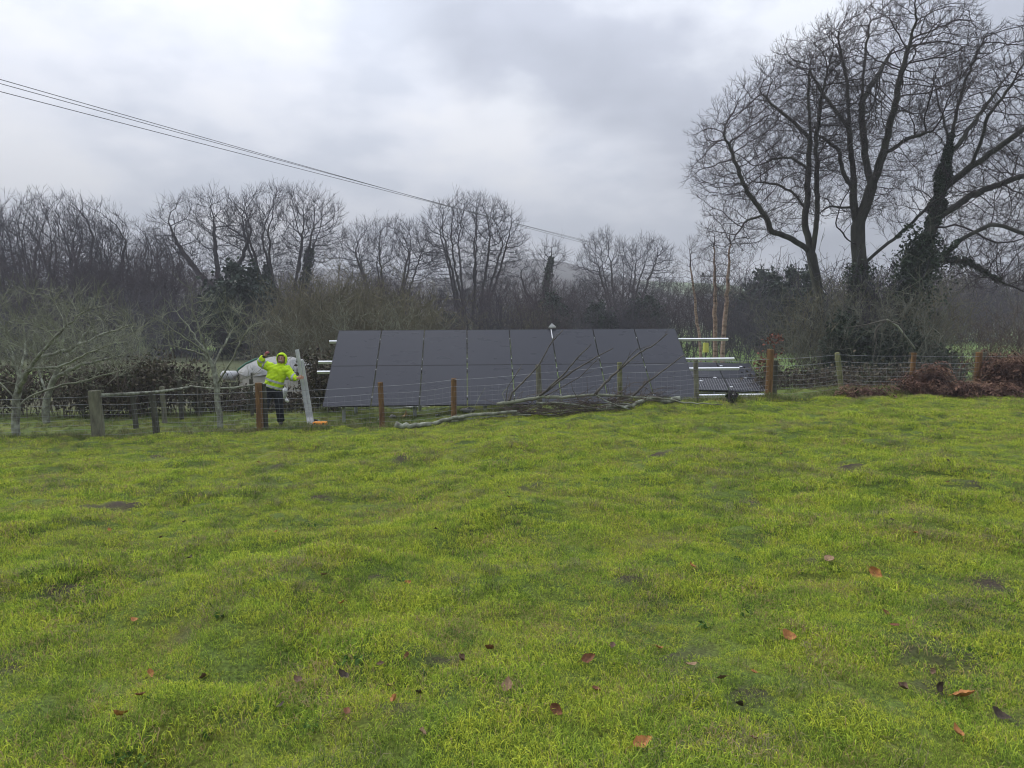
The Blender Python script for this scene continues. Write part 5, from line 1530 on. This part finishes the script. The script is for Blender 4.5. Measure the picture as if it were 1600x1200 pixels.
nm = list(J); ix = {k: i for i, k in enumerate(nm)}
E = [("pel", "wst"), ("wst", "chs"), ("chs", "nck"), ("nck", "hd0"), ("hd0", "hd1"), ("hd1", "hd2"), ("chs", "lsh"), ("lsh", "lel"), ("lel", "lwr"), ("lwr", "lha"),
     ("chs", "rsh"), ("rsh", "rel"), ("rel", "rwr"), ("rwr", "rha"), ("pel", "lhp"), ("lhp", "lkn"), ("lkn", "lan"), ("lan", "lto"), ("pel", "rhp"), ("rhp", "rkn"), ("rkn", "ran"), ("ran", "rto")]
rad = dict(pel=.13, wst=.125, chs=.14, nck=.06, hd0=.07, hd1=.092, hd2=.075, lsh=.06, lel=.045, lwr=.03, lha=.04, rsh=.06, rel=.045, rwr=.03, rha=.04,
           lhp=.09, lkn=.065, lan=.045, lto=.035, rhp=.09, rkn=.065, ran=.045, rto=.035)
verts = [J[k] for k in nm]; radii = [rad[k] for k in nm]; edges = [(ix[a], ix[b]) for a, b in E]
# fingers, curled round the rail (right of picture) and round the red gadget (raised hand)
def fingers(palm, wrist, fdir, cdir, side, thumb):
    p = np.array(palm); fd = norm(np.array(fdir)); cd = norm(np.array(cdir)); sd = norm(np.array(side))
    for i, ll in enumerate((.072, .080, .075, .060)):
        o0 = p + sd * (-.027 + .018 * i) + fd * .02
        a = o0 + fd * ll * .5; b = a + norm(fd * .5 + cd) * ll * .35; c = b + norm(cd - fd * .35) * ll * .28
        k0 = len(verts)
        for q in (o0, a, b, c): verts.append(tuple(q)); radii.append(.0095)
        edges.append((ix[thumb[0]], k0)); edges.extend([(k0, k0 + 1), (k0 + 1, k0 + 2), (k0 + 2, k0 + 3)])
    o0 = p - sd * .032 - fd * .01; a = o0 - sd * .022 + fd * .025 + cd * .015; b = a + norm(fd + cd) * .03
    k0 = len(verts)
    for q in (o0, a, b): verts.append(tuple(q)); radii.append(.0105)
    edges.append((ix[thumb[0]], k0)); edges.extend([(k0, k0 + 1), (k0 + 1, k0 + 2)])
fingers(J["lha"], J["lwr"], (.75, -.1, .65), (.3, -.8, .1), (-.3, -.6, .6), ("lha",))
fingers(J["rha"], J["rwr"], (1, -.2, .02), (.25, .9, 0), (0, .1, -1), ("rha",))
body = skin_mesh("person", verts, edges, radii, 2, ix["pel"])
man = link("person", body, skin_m, loc=tuple(mk))
tag(man, "man in a yellow hooded high visibility jacket holding up two metal rails", "person")
def man_part(name, me_, mat, parent=None):
    return link(name, me_, mat, parent or man)
# jacket: lofted trunk and sleeves fused into one cloth
def loft(mb, rings, n=20):
    """rings: centre, axis, half width, half depth"""
    V = []; F_ = []
    for c, ax_, a_, b_ in rings:
        ax_ = norm(np.array(ax_, float)); s1 = np.cross((0, 1.0, 0), ax_); s1 = norm(s1) if np.linalg.norm(s1) > .1 else np.array([1.0, 0, 0]); s2 = np.cross(ax_, s1)
        for i in range(n):
            t_ = 2 * math.pi * i / n
            V.append(np.array(c) + s1 * a_ * math.cos(t_) + s2 * b_ * math.sin(t_))
    m_ = len(rings)
    for j in range(m_ - 1):
        for i in range(n): F_.append((j * n + i, j * n + (i + 1) % n, (j + 1) * n + (i + 1) % n, (j + 1) * n + i))
    F_.append(tuple(range(n - 1, -1, -1))); F_.append(tuple((m_ - 1) * n + i for i in range(n)))
    mb.add(V, F_)
def tube_rings(pts, rads):
    pts = [np.array(p, float) for p in pts]
    return [(p, pts[min(i + 1, len(pts) - 1)] - pts[max(i - 1, 0)], r_, r_) for i, (p, r_) in enumerate(zip(pts, rads))]
def fused(name, lofts, vox=.015, wrinkle=.026, seed=1):
    mb = MB()
    for l_ in lofts: loft(mb, l_)
    me_ = mb.mesh(name + "_raw"); o = bpy.data.objects.new(name + "_raw", me_); COL.objects.link(o)
    m_ = o.modifiers.new("fuse", "REMESH"); m_.mode = "VOXEL"; m_.voxel_size = vox
    m_ = o.modifiers.new("soft", "SMOOTH"); m_.factor = .5; m_.iterations = 5
    dg = bpy.context.evaluated_depsgraph_get(); dg.update()
    m2 = bpy.data.meshes.new_from_object(o.evaluated_get(dg)); m2.name = name
    bpy.data.objects.remove(o); bpy.data.meshes.remove(me_)
    nv = len(m2.vertices); co = np.empty(nv * 3, np.float32); m2.vertices.foreach_get("co", co); co = co.reshape(-1, 3)
    no = np.array([v.normal[:] for v in m2.vertices])
    f_ = vnoise(co[:, 0] * 1.0 + co[:, 1] * .7, co[:, 2] * 1.9 - co[:, 0] * .8, .085, seed) + .5 * vnoise(co[:, 0] + co[:, 1], co[:, 2], .04, seed + 1) - .75
    co = co + no * (wrinkle * f_)[:, None]
    m2.vertices.foreach_set("co", co.astype(np.float32).ravel()); m2.update()
    for p in m2.polygons: p.use_smooth = True
    return m2
jk = man_part("jacket", fused("jacket", [
    [((.0, .05, .945), (.30, 0, 1), .232, .175), ((.035, .045, 1.04), (.32, 0, 1), .225, .17), ((.085, .035, 1.17), (.36, 0, 1), .222, .165), ((.14, .03, 1.29), (.36, 0, 1), .225, .165),
     ((.178, .02, 1.39), (.25, 0, 1), .205, .15), ((.20, .015, 1.45), (.15, 0, 1), .15, .12), ((.222, .0, 1.50), (.1, -.1, 1), .10, .10), ((.235, -.01, 1.54), (.1, -.1, 1), .085, .09)],
    tube_rings([(.06, .02, 1.40), (-.05, .02, 1.445), (-.16, .0, 1.49), (-.235, -.02, 1.525), (-.225, -.045, 1.585), (-.17, -.08, 1.645), (-.138, -.10, 1.675)], [.12, .112, .10, .085, .085, .075, .062]),
    tube_rings([(.28, .01, 1.39), (.385, .0, 1.375), (.45, -.01, 1.28), (.52, -.03, 1.185), (.57, -.06, 1.178), (.625, -.09, 1.185)], [.12, .112, .10, .09, .078, .062])]), hiviz)
def ring_band(name, c, axis_, r1, r2, hh, mat, parent, rx=1.0, n=24, tilt=None):
    """a closed band round an axis"""
    ax_ = norm(np.array(axis_, float)); s1 = norm(np.cross(ax_, (0, 1.0, 0))); s2 = np.cross(ax_, s1)
    V = []
    for j, (rr, z) in enumerate([(0, -hh), (.006, -hh), (.006, hh), (0, hh)]):
        for i in range(n):
            a = 2 * math.pi * i / n
            V.append(np.array(c) + s1 * (r1 + rr - .012) * math.cos(a) + s2 * (r2 + rr - .012) * math.sin(a) + ax_ * z)
    F_ = []
    for j in range(3):
        for i in range(n): F_.append((j * n + i, j * n + (i + 1) % n, (j + 1) * n + (i + 1) % n, (j + 1) * n + i))
    mb = MB(); mb.add(V, F_); return mb.build(name, mat, parent, smooth=True)
def stripe_band(name, me_src, c, axis_, hh, mat, parent, grow_=.007):
    """the strip of the garment that lies within hh of a plane, lifted a little off it"""
    bm = bmesh.new(); bm.from_mesh(me_src)
    ax_ = Vector(norm(np.array(axis_, float))); c = Vector(c)
    for s_ in (-1, 1):
        bmesh.ops.bisect_plane(bm, geom=bm.verts[:] + bm.edges[:] + bm.faces[:], plane_co=c + ax_ * hh * s_, plane_no=ax_ * s_, clear_outer=True)
    bm.normal_update()
    for v in bm.verts: v.co += v.normal * grow_
    return bm
def stripe(c, axis_, hh, lim, lo=True):
    bm = stripe_band("tape", jk.data, c, axis_, hh, refl, jk)
    cv = Vector(c)
    bmesh.ops.delete(bm, geom=[v for v in bm.verts if (v.co - cv).length > lim], context="VERTS")
    me_ = bpy.data.meshes.new("reflective_tape"); bm.to_mesh(me_); bm.free()
    for p in me_.polygons: p.use_smooth = True
    return link("reflective_tape", me_, refl, jk)
stripe((.012, .05, .985), (.30, 0, 1), .026, .6)
stripe((.058, .04, 1.115), (.34, 0, 1), .026, .36)
stripe((-.20, -.06, 1.61), (.5, -.35, .6), .022, .12)
stripe((-.16, .0, 1.49), (1, 0, -.4), .022, .125)
stripe((.55, -.045, 1.18), (1, -.4, 0), .024, .12)
# hood: an open shell round the head
hc = np.array([.265, -.03, 1.635])
bm = bmesh.new(); bmesh.ops.create_uvsphere(bm, u_segments=24, v_segments=16, radius=1)
fd = Vector((.0, -1, -.12)).normalized()
bmesh.ops.delete(bm, geom=[v for v in bm.verts if v.co.dot(fd) > .62], context="VERTS")
for v in bm.verts: v.co = Vector((hc[0] + v.co.x * .128, hc[1] + v.co.y * .135, hc[2] + v.co.z * .15 - (.02 if v.co.z < -.4 else 0)))
me_ = bpy.data.meshes.new("hood"); bm.to_mesh(me_); bm.free()
for p in me_.polygons: p.use_smooth = True
hood = man_part("hood", me_, hiviz); sd_ = hood.modifiers.new("thick", "SOLIDIFY"); sd_.thickness = .014; sd_.offset = -1
# face: nose, eyes, mouth, stubble beard
def ell(name, c, r3, mat, parent):
    bm = bmesh.new(); bmesh.ops.create_uvsphere(bm, u_segments=14, v_segments=10, radius=1)
    for v in bm.verts: v.co = Vector((c[0] + v.co.x * r3[0], c[1] + v.co.y * r3[1], c[2] + v.co.z * r3[2]))
    m_ = bpy.data.meshes.new(name); bm.to_mesh(m_); bm.free()
    for p in m_.polygons: p.use_smooth = True
    return link(name, m_, mat, parent)
fy = -.136
ell("nose", (.264, fy - .004, 1.632), (.014, .02, .022), skin_m, man)
dk = pmat("dark_eye", (.03, .02, .018), None, rough=.3)
for s_ in (-1, 1):
    ell("eye", (.264 + s_ * .03, fy + .008, 1.655), (.012, .008, .007), dk, man)
    ell("ear", (.264 + s_ * .098, -.03, 1.64), (.012, .022, .03), skin_m, man)
    ell("eyebrow", (.264 + s_ * .031, fy + .004, 1.675), (.02, .008, .005), pmat("brow", (.06, .045, .035), None, rough=.9), man)
ell("beard", (.262, fy + .040, 1.572), (.058, .042, .036), pmat("stubble", (.26, .17, .13), (.20, .13, .10), 60, .9), man)
ell("mouth", (.264, fy + .002, 1.596), (.027, .008, .007), pmat("teeth", (.6, .52, .48), None, rough=.5), man)
# trousers and boots
man_part("trousers", fused("trousers", [
    [((.01, .05, 1.0), (.1, 0, 1), .20, .155), ((.0, .05, .90), (0, 0, 1), .20, .155), ((.0, .05, .82), (0, 0, 1), .19, .14)],
    tube_rings([(-.085, .05, .92), (-.115, .04, .80), (-.15, .0, .64), (-.185, -.035, .46), (-.22, .0, .26), (-.25, .03, .11)], [.12, .118, .108, .096, .088, .092]),
    tube_rings([(.095, .055, .92), (.112, .07, .80), (.117, .09, .66), (.12, .12, .48), (.09, .26, .28 + kz * .6), (.06, .385, .13 + kz)], [.12, .118, .108, .096, .088, .092])], seed=5, wrinkle=.012), trs)
for pre in ("l", "r"):
    an = np.array(J[pre + "an"]); to = np.array(J[pre + "to"])
    dd = norm(np.array([to[0] - an[0], to[1] - an[1], 0]))
    z0 = an[2] - .04
    bv = [(an[0], an[1], an[2] + .09), (an[0], an[1], an[2] - .01), tuple(an - dd * .05 + np.array([0, 0, -.04])), tuple(an + dd * .10 + np.array([0, 0, -.045])), tuple(an + dd * .19 + np.array([0, 0, -.055]))]
    man_part("boot", skin_mesh("boot", bv, [(0, 1), (1, 2), (1, 3), (3, 4)], [.06, .058, .05, .05, .04], 2, 1), boot_m)
# black cuff and the red gadget in the raised hand
ring_band("cuff", (-.122, -.105, 1.698), (.5, -.2, .7), .046, .046, .024, M["black_plastic"], man, n=16)
gd = thing("hand_tool", "small dark red gadget in the raised hand of the man", "gadget", tuple(mk + np.array([-.03, -.175, 1.785])))
mb = MB(); mb.box((0, 0, 0), (.05, 0, .010), (0, .02, 0), (-.006, 0, .022)); mb.build("gadget_body", M["red_plastic"], gd, bevel=.012)
mb = MB(); mb.box((.045, 0, -.035), (.035, 0, .006), (0, .016, 0), (-.003, 0, .014)); mb.build("gadget_base", M["black_plastic"], gd, bevel=.006)

# ------------------------------------------------------------------ power line
pole_b = PG(1113, 80)
pl_ = thing("power_pole", "distant wooden electricity pole with a crossarm in the trees", "utility pole", pole_b)
zc_ = P(1113, 430, 80)[2] - pole_b[2]
mb = MB(); mb.tube([(0, 0, -.3), (0, 0, zc_ + .1)], [.16, .12], 8); mb.build("mast", M["post_dark"], pl_)
mb = MB(); mb.box((.1, 0, zc_ - .1), (1.6, 0, 0), (0, .06, 0), (0, 0, .06)); mb.build("crossarm", M["post_dark"], pl_)
for dx_ in (-1.3, 0.05, 1.6):
    mb = MB(); mb.tube([(dx_, 0, zc_ - .04), (dx_, 0, zc_ + .1), (dx_, 0, zc_ + .3)], [.05, .15, .08], 8); mb.build("insulator", M["black_plastic"], pl_)
mb = MB(); zb = P(1106, 470, 80)[2] - pole_b[2]
mb.tube([(-.5, -.2, zb - .95), (-.5, -.2, zb + .75)], .62, 12); mb.build("transformer", M["galv"], pl_)
Gl = "power lines crossing the sky"
for (p0, px1, lb) in [((0, 124, 18.0), -1.3, "upper cable of the close pair of power lines crossing the sky"), ((0, 130.5, 18.4), .05, "lower cable of the close pair of power lines crossing the sky"), ((0, 143, 17.4), 1.6, "lowest single power line crossing the sky")]:
    a = P(*p0); b = pole_b + np.array([px1, 0, zc_ + .3])
    d = b - a
    pts = []
    for i in range(41):
        u = -.35 + 1.35 * i / 40
        q = a + d * u; q[2] -= .9 * 4 * u * (1 - u) * .25 if u > 0 else 0
        if u <= 0: q[2] -= d[2] * 0 + .9 * 4 * u * (1 - u) * .25
        pts.append(q)
    mb = MB(a); mb.tube(pts, .009, 5, cap=False)
    o = mb.build("power_line", M["cable"], None, loc=tuple(a)); tag(o, lb, "power line", Gl)

# ------------------------------------------------------------------ fallen leaves on the turf
leaf_cols = {"orange": pmat("leaf_orange", (.20, .08, .026), (.46, .21, .065), 5, .7), "rust": pmat("leaf_rust", (.095, .040, .018), (.21, .092, .04), 5, .7),
             "brown": pmat("leaf_brown", (.075, .045, .026), (.16, .095, .058), 5, .7), "dark": pmat("leaf_dark", (.028, .020, .014), (.065, .045, .03), 5, .7), "tan": pmat("leaf_tan", (.17, .10, .055), (.30, .195, .11), 5, .7)}
def leaf_mesh(seed):
    r = np.random.default_rng(seed); mb = MB()
    nL = 10; V = []; F_ = []
    curl = r.uniform(1.0, 2.6); fold = r.uniform(.3, 1.5); tw_ = r.uniform(-.5, .5)
    for i in range(nL + 1):
        u = i / nL; wd = .36 * math.sin(math.pi * min(1, u * .93 + .05)) ** .8 * (1.15 - .35 * u)
        z = .22 * curl * (u - .5) ** 2 * 2
        for s_ in (-1, -.5, 0, .5, 1):
            jg = 1 + (r.uniform(-.16, .10) if abs(s_) == 1 else 0)
            V.append(((u - .5) * (1 - .06 * curl), s_ * wd * jg * (1 - .15 * abs(s_) * fold), z + fold * .3 * s_ * s_ * wd * 1.6 + tw_ * s_ * wd * u + r.normal(0, .018)))
    for i in range(nL):
        for j in range(4): F_.append((i * 5 + j, i * 5 + j + 1, (i + 1) * 5 + j + 1, (i + 1) * 5 + j))
    mb.add(V, F_); mb.tube([(-.5, 0, .1 * curl), (-.62, .02, .1 * curl + .02), (-.75, .05, .06)], [.018, .014, .012], 4)
    return mb.mesh("fallen_leaf", True)
lms = {}
for c in leaf_cols:
    lms[c] = [leaf_mesh(hash(c) % 7 + i * 11 + len(c)) for i in range(3)]
    for m_ in lms[c]: m_.materials.append(leaf_cols[c])
LV = [(190, 1132, "orange", 26, "pale orange dead leaf standing up in the grass at bottom left"), (220, 1104, "rust", 18, "rust brown dead leaf just above the pale orange one at bottom left"),
      (235, 1067, "orange", 16, "tan orange dead leaf on the mound at left"), (318, 1074, "brown", 18, "brown dead leaf lying flat right of the mound at left"),
      (618, 1106, "orange", 22, "orange and brown dead leaf low in the middle left of the turf"), (660, 1166, "tan", 20, "pale tan dead leaf near the bottom edge left of the middle"),
      (535, 1064, "dark", 22, "dark curled leaf at the edge of the grassy tussock"), (720, 1045, "brown", 22, "flat brown leaf above a rust red one in the middle"),
      (765, 1027, "rust", 20, "rust red leaf nearest the middle of the turf"), (793, 1087, "tan", 24, "pale brown leaf lying flat below the middle"),
      (920, 1046, "rust", 24, "bright rust red leaf right of the middle"), (1078, 1050, "tan", 24, "tan leaf on the bare earth patch"),
      (1232, 1005, "orange", 24, "orange brown leaf upright on a tussock at right"), (1410, 1085, "brown", 26, "striped brown leaf at lower right"),
      (1508, 1104, "orange", 36, "large rusty orange leaf at lower right"), (1562, 1130, "dark", 28, "dark dead leaf close to the right edge at the bottom"),
      (1494, 1158, "orange", 24, "orange leaf near the bottom right corner"), (1004, 1178, "orange", 34, "upright orange leaf on the bottom edge right of the middle"),
      (872, 1130, "rust", 26, "rust and black leaf standing in long grass below the middle"), (1370, 905, "orange", 26, "orange tipped leaf in the right half of the turf"),
      (1297, 880, "tan", 20, "tan leaf standing left of the orange tipped one"), (1465, 1090, "dark", 26, "black rotten leaf between the striped and the large orange leaf"),
      (932, 1090, "rust", 18, "rusty leaf below the bright rust red one"), (1127, 1078, "brown", 20, "brown leaf right of the bare earth patch"), (506, 908, "tan", 12, "pale leaf alone in the left half of the turf"),
      (1080, 895, "orange", 14, "orange leaf in the middle of the right half"), (1154, 1120, "dark", 18, "dark leaf under the brown one near the bottom right of middle")]
for i, (px, py, c, s_, lb) in enumerate(LV):
    q = ground_px(px, py); sz = s_ * math.hypot(q[1], EYE) / FPX * 1.0
    o = bpy.data.objects.new("fallen_leaf", lms[c][i % 3]); COL.objects.link(o)
    o.location = (q[0], q[1], q[2] + .03); o.scale = (sz,) * 3
    o.rotation_euler = (rc.uniform(-.3, 1.0), rc.uniform(-.7, .7), rc.uniform(0, 6.28))
    tag(o, lb, "leaf", "fallen leaves on the turf")
for i in range(34):
    px = rc.uniform(40, 1570); py = 700 + 480 * rc.random() ** 1.3
    q = ground_px(px, py); sz = rc.uniform(.04, .065); c = rc.choice(["rust", "brown", "dark", "rust", "orange"])
    o = bpy.data.objects.new("fallen_leaf", lms[c][i % 3]); COL.objects.link(o)
    o.location = (q[0], q[1], q[2] + .03); o.scale = (sz,) * 3
    o.rotation_euler = (rc.uniform(-.5, .5), rc.uniform(-.5, .5), rc.uniform(0, 6.28))
    tag(o, "small dead leaf half sunk in the short turf", "leaf", "small dead leaves scattered in the turf")

# ------------------------------------------------------------------ haze
hx0, hx1, hy0, hy1 = xs[0] - 5, xs[-1] + 5, ys[0] - 5, ys[-1] + 5
hz0, hz1 = GZ.min() - 1, max(GZ.max(), 21) + 1.5
hz = MB(); hz.box(((hx0 + hx1) / 2, (hy0 + hy1) / 2, (hz0 + hz1) / 2), ((hx1 - hx0) / 2, 0, 0), (0, (hy1 - hy0) / 2, 0), (0, 0, (hz1 - hz0) / 2))
hm = bpy.data.materials.new("haze_air"); hm.use_nodes = True
ht = hm.node_tree; ht.nodes.clear()
ho = N(ht, "ShaderNodeOutputMaterial"); hv = N(ht, "ShaderNodeVolumePrincipled")
hv.inputs["Color"].default_value = (0.92, 0.95, 1.0, 1); hv.inputs["Density"].default_value = 0.0011
hv.inputs["Anisotropy"].default_value = 0.0
ht.links.new(hv.outputs[0], ho.inputs["Volume"])
tag(hz.build("haze", hm), "thin winter haze", kind="stuff")
